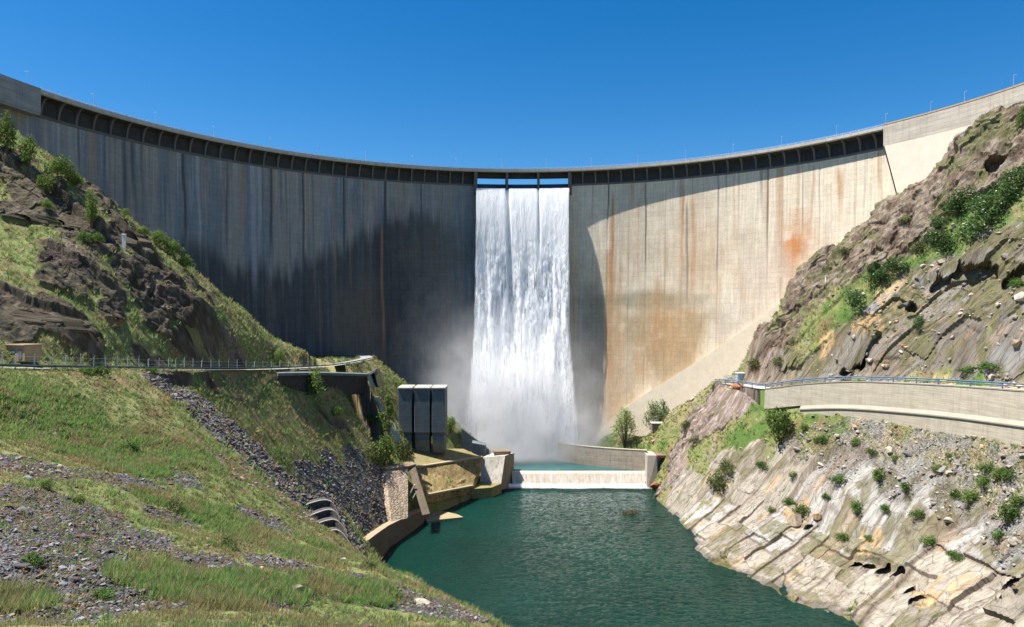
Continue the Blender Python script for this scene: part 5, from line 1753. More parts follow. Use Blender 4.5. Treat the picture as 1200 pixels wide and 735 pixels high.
adopt(wring(lambda i: [(-.9, .02), (.1, .02), (.55, -6.2), (-.9, -6.2)]).build('upper_wall', M_RW), rw)
adopt(wring(lambda i: [(-.9, -6.22), (.6, -6.22), (1.35, -7.15), (1.35, -7.45), (-.9, -7.45)], 0, n - 8).build('ledge', M_RWL), rw)
adopt(wring(lambda i: [(-.9, -7.47), (1.05, -7.47), (1.5, -19), (-.9, -19)], 0, n - 8).build('lower_wall', M_RW), rw)
# small coping line
adopt(wring(lambda i: [(-.55, .03), (.22, .03), (.22, .3), (-.55, .3)]).build('coping', M_RWL), rw)

# guard rail
M_BLUE = simple_mat('blue grey rail paint', (.10, .17, .25), .45, .12, 2.0, .0)
gr = empty('guard_rail', tuple(ROADR[30])); tag(gr, 'blue grey double guard rail along the edge of the right road', 'guard rail')
mb = MB()
for z_, r_ in ((1.25, .19), (.75, .15)):
    mb.tube([(p[0], p[1], p[2] + z_ + .3) for p in ROADR], r_, 6)
adopt(mb.build('rail', M_BLUE), gr)
gpost = None
acc = 0.0
last = ROADR[0]
for i in range(1, len(ROADR)):
    seg = np.linalg.norm(ROADR[i] - last)
    if seg >= 6.0:
        last = ROADR[i]
        if gpost is None:
            mb = MB(); mb.box((0, 0, .85), (.2, .2, 1.9)); gpost = mb.build('post', M_BLUE); o = gpost
        else:
            o = gpost.copy(); C.objects.link(o)
        o.parent = gr; o.location = Vector(ROADR[i]) - Vector(gr.location) + Vector((0, 0, -.05))

# control cabin at the road's end
cab = empty('control_cabin', P(864, 447, 250)); tag(cab, 'small pale blue cabin with a railed landing at the end of the right road', 'cabin')
M_CAB = simple_mat('pale blue cladding', (.33, .42, .50), .6, .08)
mb = MB(); c = P(870, 443, 250); mb.box((c[0], c[1], c[2] + .1), (4.2, 3, 3.2)); adopt(mb.build('walls', M_CAB, bevel=.05), cab)
mb = MB(); mb.box((c[0], c[1], c[2] + 1.82), (4.7, 3.5, .22)); adopt(mb.build('roof', M_RAIL, bevel=.03), cab)
mb = MB(); mb.box((c[0] + .5, c[1] - 1.53, c[2] + .4), (1.2, .1, 1.0)); adopt(mb.build('window', M_DOOR), cab)
mb = MB(); e = P(855, 447, 250); mb.box((e[0], e[1], e[2] - .2), (5.2, 3, .4)); adopt(mb.build('landing', M_RWL), cab)
mb = MB()
for i in range(6):
    mb.box((e[0] - 2.5 + i, e[1] - 1.4, e[2] + 1.1), (.16, .16, 2.2))
for z_ in (.9, 1.6, 2.2):
    mb.box((e[0], e[1] - 1.4, e[2] + z_), (5.1, .12, .16))
adopt(mb.build('railing', M_RAIL), cab)

# training wall of the stilling pool
tw = empty('training_wall', P(700, 530, 270)); tag(tw, 'low curved brown concrete wall along the right side of the pool', 'wall')
M_TW = concrete_mat('training wall concrete', (.33, .28, .215), (.27, .23, .18), (.13, .10, .075), .6, 1.0)
tpts = smooth_line([P(680, 518.5, 292), P(662, 518.8, 290), P(655.5, 519.5, 287), P(654, 521, 284), P(662, 521.5, 281), P(690, 523, 274), P(725, 526, 268.5), P(758, 530.0, 264.5)], 4)
tpts[:, 2] = np.linspace(11.4, 12.7, len(tpts))
mb = MB(); m2 = MB()
dT = np.gradient(tpts[:, :2], axis=0); dT /= np.linalg.norm(dT, axis=1)[:, None]
nT = np.stack([-dT[:, 1], dT[:, 0]], 1)
for i in range(len(tpts) - 1):
    a, b_ = tpts[i], tpts[i + 1]
    na, nb = np.append(nT[i] * 1.2, 0), np.append(nT[i + 1] * 1.2, 0)
    mb.prism([a * (1, 1, 0) - na * 1.2 + (0, 0, 3), b_ * (1, 1, 0) - nb * 1.2 + (0, 0, 3), b_ * (1, 1, 0) + nb + (0, 0, 3), a * (1, 1, 0) + na + (0, 0, 3)], [a, b_, b_ + nb, a + na])
    m2.prism([a - na * .1 + (0, 0, .02), b_ - nb * .1 + (0, 0, .02), b_ + nb + (0, 0, .02), a + na + (0, 0, .02)], [a - na * .1 + (0, 0, .35), b_ - nb * .1 + (0, 0, .35), b_ + nb + (0, 0, .35), a + na + (0, 0, .35)])
adopt(mb.build('wall_body', M_TW), tw); adopt(m2.build('coping', concrete_mat('training coping', (.44, .39, .30), (.38, .33, .25), (.2, .16, .1), .4)), tw)

# right abutment of the weir
ra = empty('weir_abutment', P(775, 560, 262)); tag(ra, 'pale concrete weir abutment with a recessed panel on the right bank', 'abutment')
x0, x1, x2 = P(757, 0, 261)[0], P(769, 0, 261)[0], P(808, 0, 261)[0]
zt = P(0, 533, 261)[2]
mb = MB()
mb.prism([(x0 - .6, 257, -2), (x1 + .2, 258, -2), (x1, 268, -2), (x0, 268, -2)], [(x0 + .3, 260, zt), (x1, 260, zt), (x1, 268, zt), (x0 + .3, 268, zt)])
adopt(mb.build('pier', concrete_mat('pier concrete', (.42, .365, .31), (.36, .31, .265), (.2, .16, .12), .5), bevel=.08), ra)
mb = MB(); mb.prism([(x1 + .05, 258.6, -1), (x2, 258.6, -1), (x2, 266, -1), (x1 + .05, 266, -1)], [(x1 + .05, 262, zt - 1.6), (x2, 262, zt - 1.6), (x2, 266, zt - 1.6), (x1 + .05, 266, zt - 1.6)]); adopt(mb.build('panel', concrete_mat('pinkish concrete', (.48, .41, .36), (.42, .36, .31), (.3, .22, .17), .4)), ra)
mb = MB(); mb.box(((x1 + x2) / 2 + .1, 263, zt - .5), (x2 - x1, 6.4, 1.0)); adopt(mb.build('top_beam', simple_mat('rusty brown beam', (.22, .13, .09), .85, .25, 1.2)), ra)
mb = MB(); mb.box((x1 + .15, 259.4, 6.0), (.3, .4, 9)); adopt(mb.build('gauge_post', simple_mat('dark blue gauge', (.05, .06, .16), .5, .1)), ra)
# small brown box on the bank
mb = MB(); c = P(771, 519.5, 276)
zb = float(base(np.array([c[0]]), np.array([c[1]]))[0])
mb.box((c[0], c[1], zb + 1.2), (5.4, 3.4, 3.0)); o1 = None
bx_ = empty('valve_box', (c[0], c[1], zb)); tag(bx_, 'small brown concrete box with a pale lid on the grassy bank', 'valve box')
adopt(mb.build('walls', M_BROWN, bevel=.05), bx_)
mb = MB(); mb.box((c[0], c[1], zb + 2.82), (5.8, 3.8, .25)); adopt(mb.build('lid', M_PALE, bevel=.03), bx_)
# ------------------------------------------------------------------ plants
def leaf_mat(name, trans=.35, vary=.25, rough=.7):
    t = NT(name)
    col = t.attr('Col')
    oi = t.new('ShaderNodeObjectInfo')
    f = t.rng(oi.outputs['Random'], 0, 1, 1 - vary, 1 + vary)
    c = t.scale(col, f)
    d = t.new('ShaderNodeBsdfDiffuse'); t.put(d.inputs[0], c)
    tl = t.new('ShaderNodeBsdfTranslucent'); t.put(tl.inputs[0], c)
    mx = t.new('ShaderNodeMixShader'); mx.inputs[0].default_value = trans
    t.t.links.new(d.outputs[0], mx.inputs[1]); t.t.links.new(tl.outputs[0], mx.inputs[2])
    t.t.links.new(mx.outputs[0], t.out.inputs[0])
    return t.m


M_LEAF = leaf_mat('shrub leaves')
M_BLADE = leaf_mat('grass blades', .5, 0)
M_BARK = simple_mat('bark', (.14, .105, .075), .95, .3, 3.0, .05)


def leaves_np(pts, size, cols, rng, out=None, flat=.0, asp=.55):
    """one small quad per point, random facing (a little outward)"""
    n = len(pts)
    nrm = rng.normal(size=(n, 3))
    if out is not None: nrm = nrm + out * 1.1
    nrm[:, 2] += .35
    nrm /= np.linalg.norm(nrm, axis=1)[:, None] + 1e-9
    a = np.cross(nrm, rng.normal(size=(n, 3))); a /= np.linalg.norm(a, axis=1)[:, None] + 1e-9
    b = np.cross(nrm, a)
    s = (size * (.6 + .8 * rng.random(n)))[:, None]
    v = np.stack([pts - a * s * .5, pts + b * s * asp * .5, pts + a * s * .5, pts - b * s * asp * .5], 1).reshape(-1, 3)
    f = np.arange(4 * n).reshape(-1, 4)
    return v, f, np.repeat(cols, 4, 0)


def shrub_src(seed, n, lobes, leaf, pal, flower=0):
    """lobes: (x, y, z, rx, rz); returns (leaf mesh arrays, stem MB, flower arrays); unit height"""
    rng = np.random.default_rng(seed)
    P_, O_ = [], []
    wt = np.array([l[3] ** 2 * l[4] for l in lobes]); wt /= wt.sum()
    for l, k_ in zip(lobes, np.maximum(8, (wt * n)).astype(int)):
        d = rng.normal(size=(k_, 3)); d /= np.linalg.norm(d, axis=1)[:, None]
        r = rng.random(k_) ** .38
        r = r * (1 + .22 * np.sin(d[:, 0] * 5 + seed) * np.cos(d[:, 1] * 6 + l[0] * 9) + .12 * rng.normal(size=k_))
        P_.append(np.array(l[:3]) + d * r[:, None] * np.array([l[3], l[3], l[4]])); O_.append(d)
    P_ = np.concatenate(P_); O_ = np.concatenate(O_)
    keep = P_[:, 2] > .01
    P_, O_ = P_[keep], O_[keep]
    pal = np.array(pal)
    ci = rng.integers(0, len(pal), len(P_))
    cols = pal[ci] * (.75 + .5 * rng.random(len(P_)))[:, None]
    lv = leaves_np(P_, np.full(len(P_), leaf), cols, rng, O_)
    mb = MB()
    for l in lobes:
        tip = Vector((l[0], l[1], l[2] + l[4] * .3))
        mid = Vector((l[0] * .45 + rng.uniform(-.03, .03), l[1] * .45, l[2] * .5))
        mb.tube([(0 + l[0] * .08, l[1] * .08, -.06), mid, tip], .018, 5, r2=.006)
        for q in range(3):
            e = tip + Vector((rng.uniform(-1, 1) * l[3] * .7, rng.uniform(-1, 1) * l[3] * .7, rng.uniform(-.2, .8) * l[4]))
            mb.tube([mid.lerp(tip, .5), e], .007, 4, r2=.003)
    fl = None
    if flower:
        idx = rng.choice(len(P_), flower, replace=False)
        pp = P_[idx] + O_[idx] * .05
        fl = leaves_np(pp, np.full(flower, leaf * .55), np.tile([[.75, .74, .66]], (flower, 1)), rng, O_[idx] * 3, asp=.9)
    return lv, mb, fl


G_BR = [(.12, .215, .04), (.155, .245, .055), (.085, .165, .033), (.19, .25, .075), (.20, .20, .09)]
G_MID = [(.075, .145, .032), (.10, .175, .04), (.055, .115, .028), (.13, .19, .055)]
G_DK = [(.065, .125, .04), (.085, .155, .045), (.05, .095, .033), (.12, .18, .065)]
G_OL = [(.12, .15, .05), (.15, .17, .065), (.085, .115, .04), (.17, .18, .08)]
G_WIL = [(.24, .31, .10), (.29, .34, .125), (.19, .25, .08), (.31, .34, .15)]
SRC = {
    'round': [(11, 1092, [(0, 0, .5, .42, .40), (.28, .1, .42, .28, .30), (-.28, -.05, .40, .30, .30), (.05, -.2, .70, .28, .26), (-.1, .2, .62, .26, .26)], 0.086, G_BR, 0),
              (12, 1092, [(0, 0, .48, .40, .38), (.33, -.05, .36, .28, .30), (-.30, .1, .45, .28, .34), (.02, .2, .75, .24, .22)], 0.086, G_BR, 0)],
    'tall': [(21, 1302, [(0, 0, .62, .20, .36), (.15, .05, .45, .18, .30), (-.16, 0, .50, .16, .32), (.03, -.05, .88, .10, .14), (-.2, .05, .3, .16, .22), (.2, -.06, .28, .15, .2)], 0.059, G_BR, 0),
             (22, 1302, [(.05, 0, .60, .17, .34), (-.17, .05, .55, .14, .34), (.2, 0, .5, .15, .3), (0, .1, .3, .2, .22), (-.05, 0, .86, .09, .15)], 0.059, G_BR, 0)],
    'low': [(31, 882, [(0, 0, .4, .55, .42), (.5, .1, .3, .4, .3), (-.5, -.1, .3, .42, .32), (.1, -.3, .5, .3, .38)], 0.112, G_MID, 0),
            (32, 882, [(0, 0, .45, .5, .45), (.45, -.15, .35, .35, .35), (-.42, .1, .28, .38, .28), (-.15, .2, .6, .3, .34)], 0.112, G_MID, 0)],
    'dark': [(41, 1176, [(0, 0, .45, .5, .42), (.45, .1, .38, .36, .36), (-.42, -.1, .40, .36, .38), (.1, -.2, .68, .3, .28), (-.2, .15, .64, .26, .26)], 0.086, G_DK, 55),
             (42, 1176, [(0, 0, .5, .46, .42), (.4, -.1, .34, .34, .32), (-.38, .1, .36, .36, .34), (0, .2, .72, .28, .26)], 0.086, G_DK, 45)],
    'olive': [(51, 798, [(0, 0, .4, .5, .40), (.4, .1, .3, .36, .3), (-.42, -.1, .35, .34, .32), (0, -.1, .66, .28, .3)], 0.106, G_OL, 0)],
    'willow': [(61, 1890, [(0, 0, .62, .2, .34), (.22, .05, .62, .16, .26), (-.22, 0, .66, .16, .28), (.33, 0, .42, .12, .2), (-.33, .05, .42, .12, .22), (.08, .1, .86, .12, .14), (-.12, -.1, .84, .12, .14), (0, .15, .4, .2, .2)], 0.043, G_WIL, 0),
               (62, 1890, [(.1, 0, .64, .22, .32), (-.18, .05, .58, .2, .32), (.3, 0, .5, .16, .26), (-.34, 0, .40, .14, .24), (.2, .1, .86, .12, .13), (-.1, -.1, .80, .14, .16), (0, .15, .3, .24, .2)], 0.043, [(.14, .235, .08), (.18, .27, .10), (.115, .19, .065)], 0)],
    'thin': [(71, 882, [(0, 0, .80, .10, .16), (.06, 0, .62, .11, .14), (-.08, .03, .48, .12, .14), (.05, -.03, .33, .12, .12), (-.1, 0, .2, .12, .12)], 0.050, G_BR, 0)],
}
_src = {}
for kd, lst in SRC.items():
    for q, a in enumerate(lst):
        lv, mb, fl = shrub_src(*a)
        _src[(kd, q)] = (lv, mb, fl)
_mesh = {}


def shrub(kind, var, x, y, z, h, wr, label, group, cat='shrub', rz=None, name='shrub'):
    key = (kind, var % len(SRC[kind]))
    root = empty(name, (x, y, z))
    tag(root, label, cat, group)
    sc = (h * wr, h * wr, h)
    if key not in _mesh:
        lv, mb, fl = _src[key]
        o1 = mesh_np('foliage', lv[0], lv[1], M_LEAF, attrs={'Col': lv[2]})
        o2 = mb.build('stem', M_BARK, smooth=True)
        parts = [o1, o2]
        if fl is not None:
            parts.append(mesh_np('blossom', fl[0], fl[1], M_LEAF, attrs={'Col': fl[2]}))
        _mesh[key] = parts
        use = parts
    else:
        use = []
        for p in _mesh[key]:
            c = p.copy(); C.objects.link(c); use.append(c)
    for p in use:
        p.parent = root
    root.scale = sc
    root.rotation_euler = (0, 0, random.uniform(0, 6.28) if rz is None else rz)
    return root


ORD = ['first', 'second', 'third', 'fourth', 'fifth', 'sixth', 'seventh', 'eighth', 'ninth', 'tenth', 'eleventh', 'twelfth', 'thirteenth', 'fourteenth', 'fifteenth', 'sixteenth', 'seventeenth', 'eighteenth', 'nineteenth', 'twentieth']
LEFT = [  # px, base py, height px, width ratio, kind, label
    (8, 180, 46, .75, 'tall', 'tall bright green shrub on the left skyline at the photo edge'),
    (34, 196, 36, .9, 'tall', 'bushy bright green shrub on the left skyline beside the tallest shrub'),
    (72, 212, 30, .95, 'round', 'round green shrub on the left skyline just below the two tall shrubs'),
    (86, 218, 20, .9, 'round', 'rounded green shrub on the skyline against the shaded dam, lower of a touching pair'),
    (54, 226, 22, 1.0, 'round', 'bright green shrub below the skyline on the dark rock'),
    (56, 246, 14, .9, 'round', 'small green shrub on the dark rock face at the far left'),
    (107, 266, 42, .75, 'tall', 'large bright green shrub filling the dark gully on the left hill'),
    (100, 284, 14, 1.0, 'low', 'small green shrub under the large gully shrub'),
    (114, 285, 13, 1.0, 'round', 'small green shrub right of the gully foot on the left hill'),
    (146, 253, 10, 1.2, 'round', 'tiny green shrub alone on the left skyline before the blue wall'),
    (168, 278, 14, 1.1, 'round', 'green shrub starting the row on the lower left skyline'),
    (187, 290, 22, .9, 'round', 'green shrub in the skyline row, second from its top'),
    (203, 302, 22, .9, 'round', 'green shrub in the skyline row, third from its top'),
    (217, 315, 18, .9, 'round', 'green shrub ending the skyline row lowest down'),
    (327, 428, 20, .65, 'round', 'round green shrub by the road fence near its right end'),
    (368, 466, 34, .6, 'round', 'small green tree with short trunk in front of the concrete gallery'),
    (455, 514, 52, .8, 'thin', 'slender sapling between the pale steps and the outlet fins'),
    (450, 546, 38, .75, 'round', 'broad green shrub left of the mossy apron'),
    (436, 540, 24, .9, 'olive', 'olive green shrub at the left of the broad shrub by the apron'),
    (472, 543, 26, .7, 'olive', 'dull green shrub squeezed between the broad shrub and the apron'),
    (527, 508, 20, .8, 'round', 'green shrub just right of the outlet fins, the upper one'),
    (540, 516, 14, .8, 'round', 'small green shrub right of the outlet fins, the lower one'),
    (442, 505, 16, 1.1, 'low', 'low green shrub on the grass left of the pale steps'),
    (395, 487, 10, 1.4, 'low', 'low shrub in the eroded gully under the gallery tree'),
    (100, 437, 9, 1.5, 'low', 'dark low bush against the road fence left of the scree'),
    (118, 440, 12, 1.3, 'low', 'dark green bush below the road fence beside the scree head'),
    (178, 437, 9, 1.3, 'low', 'dark bush on the brink right above the scree'),
    (38, 660, 15, 1.4, 'low', 'low leafy weed in the bottom left gravel above the dark reddish stone'),
    (122, 700, 16, 1.4, 'low', 'low leafy weed at the bottom edge left of the big grass clump'),
    (205, 598, 18, 1.1, 'olive', 'olive weed at the right end of the main gravel patch'),
    (268, 640, 16, 1.3, 'olive', 'olive weed in the middle of the near slope between two grass clumps'),
    (150, 530, 14, 1.3, 'low', 'green weed on the grass above the main gravel patch'),
    (318, 700, 14, 1.4, 'low', 'low green weed at the bottom edge left of the dark slab stone'),
    (430, 668, 14, 1.2, 'olive', 'olive weed near the brow of the near slope above the quay'),
    (54, 573, 14, 1.1, 'round', 'small bright green bush on the near gravel, upper one'),
    (93, 590, 12, 1.1, 'round', 'small bright green bush on the near gravel, lower one'),
]
for i, (px, py, hp, wr, kd, lab) in enumerate(LEFT):
    x, y, z = onland(px, py)
    z = float(topz(x, y)) - .15
    tr = lab.startswith('small green tree') or 'sapling' in lab
    shrub(kd, i, x, y, z, hp * y / F * 1.08, wr, lab, 'trees on the left slope' if tr else 'green shrubs on the left bank', 'tree' if tr else 'shrub', name='small_tree' if tr else 'shrub')
RIGHT = [
    (915, 520, 42, .6, 'round', 'largest bright green shrub against the foot of the retaining wall'),
    (905, 500, 20, .9, 'round', 'bright green shrub touching the corner of the retaining wall'),
    (840, 575, 26, .7, 'olive', 'olive green shrub on the rock low above the right shore'),
    (852, 555, 18, .9, 'olive', 'olive green shrub higher on the same rock above the right shore'),
    (1165, 262, 24, 1.0, 'dark', 'broad dark shrub with pale flowers in the middle of the upper right thicket'),
    (1178, 244, 22, 1.0, 'dark', 'dark flowering shrub above the broad one in the upper right thicket'),
    (1196, 222, 20, 1.0, 'dark', 'dark flowering shrub at the right edge below the cave'),
    (1150, 250, 17, 1.0, 'dark', 'dark flowering shrub left of the broad one in the upper right thicket'),
    (1133, 244, 18, 1.1, 'dark', 'dark shrub dotted with pale flowers at the top of the right thicket'),
    (1120, 252, 14, 1.1, 'dark', 'small dark shrub at the top left of the right thicket'),
    (1140, 286, 20, 1.1, 'dark', 'dark flowering shrub in the lower half of the right thicket'),
    (1108, 298, 19, 1.0, 'dark', 'dark flowering shrub at the bottom of the right thicket above the black overhang'),
    (1092, 286, 14, 1.1, 'dark', 'dark shrub left of the bottom flowering shrub in the right thicket'),
    (1075, 296, 14, 1.1, 'olive', 'pale green shrub on the slope left of the right thicket'),
    (1100, 268, 12, 1.1, 'dark', 'small dark shrub in the gap of the right thicket'),
    (1062, 262, 10, 1.3, 'olive', 'grey green shrub on the brown cliff below the slanting dam joint'),
    (1048, 318, 12, 1.2, 'dark', 'dark shrub under the thicket, nearest to the ochre rock'),
    (1030, 334, 14, 1.1, 'dark', 'dark shrub between the ochre rock and the brown cliff'),
    (1003, 358, 15, 1.1, 'dark', 'dark green rounded shrub alone below the white marker post'),
    (990, 298, 9, 1.3, 'olive', 'small olive shrub on the brown cliff by the dam face'),
    (1022, 316, 10, 1.2, 'low', 'small green shrub on the slope right of the brown cliff'),
    (1076, 384, 12, .8, 'dark', 'dark shrub in a crack of the pale rock above the road'),
    (1198, 152, 26, .7, 'tall', 'green shrub on the cliff top at the right photo edge'),
    (1192, 336, 11, 1.3, 'low', 'green shrub at the right edge beneath the black overhang'),
    (1160, 432, 11, 1.6, 'low', 'low green shrub just above the guard rail, right of the pale rock'),
    (1135, 437, 9, 1.6, 'low', 'low green shrub just above the guard rail, left of its neighbour'),
    (912, 428, 12, 1.2, 'olive', 'olive shrub on the dark slope above the road bend'),
    (885, 430, 11, 1.3, 'olive', 'olive shrub above the road near the pale blue cabin'),
    (815, 520, 10, 1.3, 'olive', 'small olive shrub on the purple rock beside the grassy bank'),
    (806, 505, 11, 1.1, 'olive', 'olive shrub at the foot of the purple rock'),
]
for i, (px, py, hp, wr, kd, lab) in enumerate(RIGHT):
    x, y, z = onland(px, py)
    z = float(topz(x, y)) - .3
    shrub(kd, i, x, y, z, hp * y / F * (1.5 if kd == 'dark' else 1.15), wr, lab, 'shrubs on the right bank')
# bushes on the rubble below the retaining wall, ordered from left
TAL = [(943, 505), (962, 520), (985, 566), (1003, 524), (1022, 532), (1030, 562), (1048, 541), (1062, 575), (1078, 606), (1098, 556), (1112, 536), (1121, 583), (1138, 590), (1153, 570), (1160, 553), (1170, 562), (1180, 560), (1185, 610), (1193, 595), (1170, 632)]
hts = [10, 12, 14, 11, 10, 14, 9, 12, 13, 13, 8, 12, 20, 15, 14, 16, 17, 22, 18, 14]
for i, (px, py) in enumerate(TAL):
    x, y, z = onland(px, py)
    z = float(topz(x, y)) - .25
    shrub('low' if i % 3 else 'round', i, x, y, z, hts[i] * y / F, 1.1, '%s green bush from the left on the rubble below the retaining wall' % ORD[i], 'bushes on the rubble below the wall')
ROCKB = [(905, 600), (925, 592), (941, 602), (968, 585), (988, 632), (1004, 600), (1018, 632), (1037, 600), (1120, 655), (930, 560), (893, 548), (1090, 640)]
for i, (px, py) in enumerate(ROCKB):
    x, y, z = onland(px, py)
    z = float(topz(x, y)) - .2
    shrub('low', i, x, y, z, (8 + 3 * (i % 3)) * y / F, 1.1, '%s small green tuft bush from the left growing on the pale slabs' % ORD[sorted(ROCKB).index((px, py))], 'small bushes on the pale slabs')
# two willows by the pool
for (px, py, hp, wr, v, lab) in ((733, 526, 42, .85, 0, 'pale green bushy willow standing on the grassy bank by the pool wall'), (770, 517, 40, .72, 1, 'darker green willow behind the small concrete box on the bank')):
    x, y, z = at(px, py, 279 if v == 0 else 284)
    z = float(topz(x, y)) - .2
    shrub('willow', v, x, y, z, hp * y / F * 1.12, wr * 1.2, lab, 'willows on the pool bank', 'tree', name='willow_tree')
# reddish drowned bush in the river
x, y, z = at(739, 602, 226)
lv, mb, fl = shrub_src(81, 300, [(0, 0, .3, .9, .3), (.6, .1, .25, .6, .22), (-.6, 0, .25, .6, .25)], .22, [(.16, .075, .03), (.20, .11, .04), (.10, .06, .03)])
root = empty('drowned_bush', (x, y, -.75)); tag(root, 'reddish brown half drowned bush sticking out of the river', 'shrub')
mesh_np('foliage', lv[0] * 2.6, lv[1], M_LEAF, attrs={'Col': lv[2]}).parent = root
mb.v = [tuple(q * 2.6 for q in p) for p in mb.v]
mb.build('stem', M_BARK).parent = root

# ------------------------------------------------------------------ grass, flowers and stones (uncountable)
flatP = PT.reshape(-1, 3); flatM = MSK.reshape(-1, 3)
TALL = patch([(265, 612, 5.5), (190, 585, 3.2), (235, 690, 4.0), (300, 690, 3.5), (405, 690, 4), (455, 645, 5), (420, 625, 5), (520, 695, 4), (150, 545, 5), (100, 520, 7), (200, 530, 7), (40, 480, 8), (170, 680, 2.5), (350, 650, 4), (390, 650, 4), (30, 700, 1.5), (300, 640, 3)])
ZONES['tall'] = TALL
tallm = sst(zone('tall', TX, TY, PT[..., 2]) + .7 * (fbm2(TX / 2, TY / 2, 3, 700) - .5), .3, .7).reshape(-1)
gravm = np.maximum(ZM['gravel'], ZM['scree']).reshape(-1)
tX, tY, tZ = flatP[:, 0], flatP[:, 1], flatP[:, 2]
ppx = CXP + F * tX / np.maximum(tY, 1); ppy = HZ - F * (tZ - CAMZ) / np.maximum(tY, 1)
inview = (tY > 28) & (ppx > -60) & (ppx < 1260) & (ppy < 790) & (tZ > .4)
roadish = np.zeros(len(tX), bool)
dL, sL, _ = polydist(tX[inview], tY[inview], ROADL); dR, sR, _ = polydist(tX[inview], tY[inview], ROADR)
tmp = ((dL < RW_L) & (sL > 0)) | ((dR < RW_R) & (sR < 0)) | (dR < 1.6)
roadish[np.nonzero(inview)[0][tmp]] = True
rockm = flatM[:, 0]
rightm = (tX > 38)
clump = fbm3(tX / 1.6, tY / 1.6, tZ / 1.6, 3, 720)
wg = np.clip(1 - rockm * 1.0, 0, 1) * (1 - .68 * gravm) * sst(clump, .30, .55)
wg = np.where(rightm, np.maximum(wg, ZM['talus'].reshape(-1) * sst(clump, .42, .6) * (1 - rockm)) * .8, wg)
wg = np.maximum(wg, tallm * .9)
wg = wg * inview * ~roadish


def blades(idx, rng, hmin, hmax, wid, nb, spread, pal, tall=None):
    n = len(idx)
    base_ = flatP[idx] + np.column_stack([rng.normal(size=n) * .12, rng.normal(size=n) * .12, np.zeros(n)])
    h = rng.uniform(hmin, hmax, n)
    if tall is not None: h = h * (1 + .9 * tall)
    px_ = np.maximum(.5, flatP[idx][:, 1] / 683 * .62)
    V_, C_ = [], []
    pal = np.array(pal); tint = pal[rng.integers(0, len(pal), n)] * (.7 + .6 * rng.random(n))[:, None]
    q3 = flatP[idx].T
    dry = sst(fbm3(q3[0] / 5, q3[1] / 5, q3[2] / 5, 4, 740), .50, .66) * .7
    if tall is not None: dry = dry * (1 - .7 * tall)
    tint = tint * (1 - dry[:, None]) + np.array([.36, .265, .15]) * (.65 + .6 * rng.random(n))[:, None] * dry[:, None]
    h = h * (.45 + 1.15 * fbm3(q3[0] / 1.1, q3[1] / 1.1, q3[2] / 1.1, 2, 745))
    for q in range(nb):
        a = rng.uniform(0, 2 * np.pi, n)
        off = np.column_stack([np.cos(a), np.sin(a), 0 * a]) * (spread * rng.random(n))[:, None]
        lean = np.column_stack([np.cos(a), np.sin(a), 0 * a]) * (h * rng.uniform(.1, .65, n))[:, None] + np.column_stack([.12 * h, 0 * h, 0 * h])
        b = rng.uniform(0, np.pi, n)
        wv = np.column_stack([np.cos(b), np.sin(b), 0 * b]) * (np.maximum(wid * (.6 + .8 * rng.random(n)), flatP[idx][:, 1] / 683 * .45))[:, None]
        p0 = base_ + off - np.array([0, 0, .06])
        tip = p0 + lean + np.column_stack([0 * h, 0 * h, h * rng.uniform(.7, 1.15, n)])
        V_.append(np.stack([p0 - wv, p0 + wv, tip], 1)); C_.append(np.repeat((tint * (.8 + .4 * rng.random(n))[:, None])[:, None], 3, 1))
    v = np.concatenate(V_).reshape(-1, 3); c = np.concatenate(C_).reshape(-1, 3)
    return v, np.arange(len(v)).reshape(-1, 3), c


P_GR = [(.20, .28, .08), (.25, .29, .095), (.14, .25, .075), (.27, .28, .12), (.30, .28, .14), (.15, .27, .10), (.21, .32, .10)]
P_DRY = [(.38, .30, .18), (.34, .26, .16), (.38, .26, .20), (.29, .28, .13)]
rng = np.random.default_rng(5)


def pick(w_, n):
    c = np.cumsum(w_.astype(np.float64)); return np.searchsorted(c, rng.random(n) * c[-1]).clip(0, len(w_) - 1)


near = (tY < 120) & ~rightm
parts_ = []
i_ = pick(wg * near, 36000); parts_.append(blades(i_, rng, .18, .48, .022, 6, .22, P_GR, tallm[i_]))
i_ = pick(wg * near * tallm, 17000); parts_.append(blades(i_, rng, .35, .75, .02, 7, .25, [(.19, .33, .085), (.23, .36, .10), (.15, .28, .08), (.26, .34, .12)], None))
i_ = pick(wg * near * tallm * (clump > .45), 4000); parts_.append(blades(i_, rng, .5, .95, .016, 5, .25, P_DRY))
i_ = pick(wg * near * (1 - tallm), 6000); parts_.append(blades(i_, rng, .25, .55, .02, 4, .2, P_DRY))
farl = (tY >= 120) & ~rightm
i_ = pick(wg * farl, 34000); parts_.append(blades(i_, rng, .45, 1.0, .10, 5, .55, P_GR + P_DRY[:1]))
i_ = pick(wg * rightm, 27000); parts_.append(blades(i_, rng, .3, .9, .10, 5, .5, P_GR))
vs_, fs_, cs_ = [], [], []
o_ = 0
for v, f, c in parts_:
    vs_.append(v); fs_.append(f + o_); cs_.append(c); o_ += len(v)
gob = mesh_np('grass', np.concatenate(vs_), np.concatenate(fs_), M_BLADE, attrs={'Col': np.concatenate(cs_)})
tag(gob, 'green and straw coloured grass over the slopes', kind='stuff')
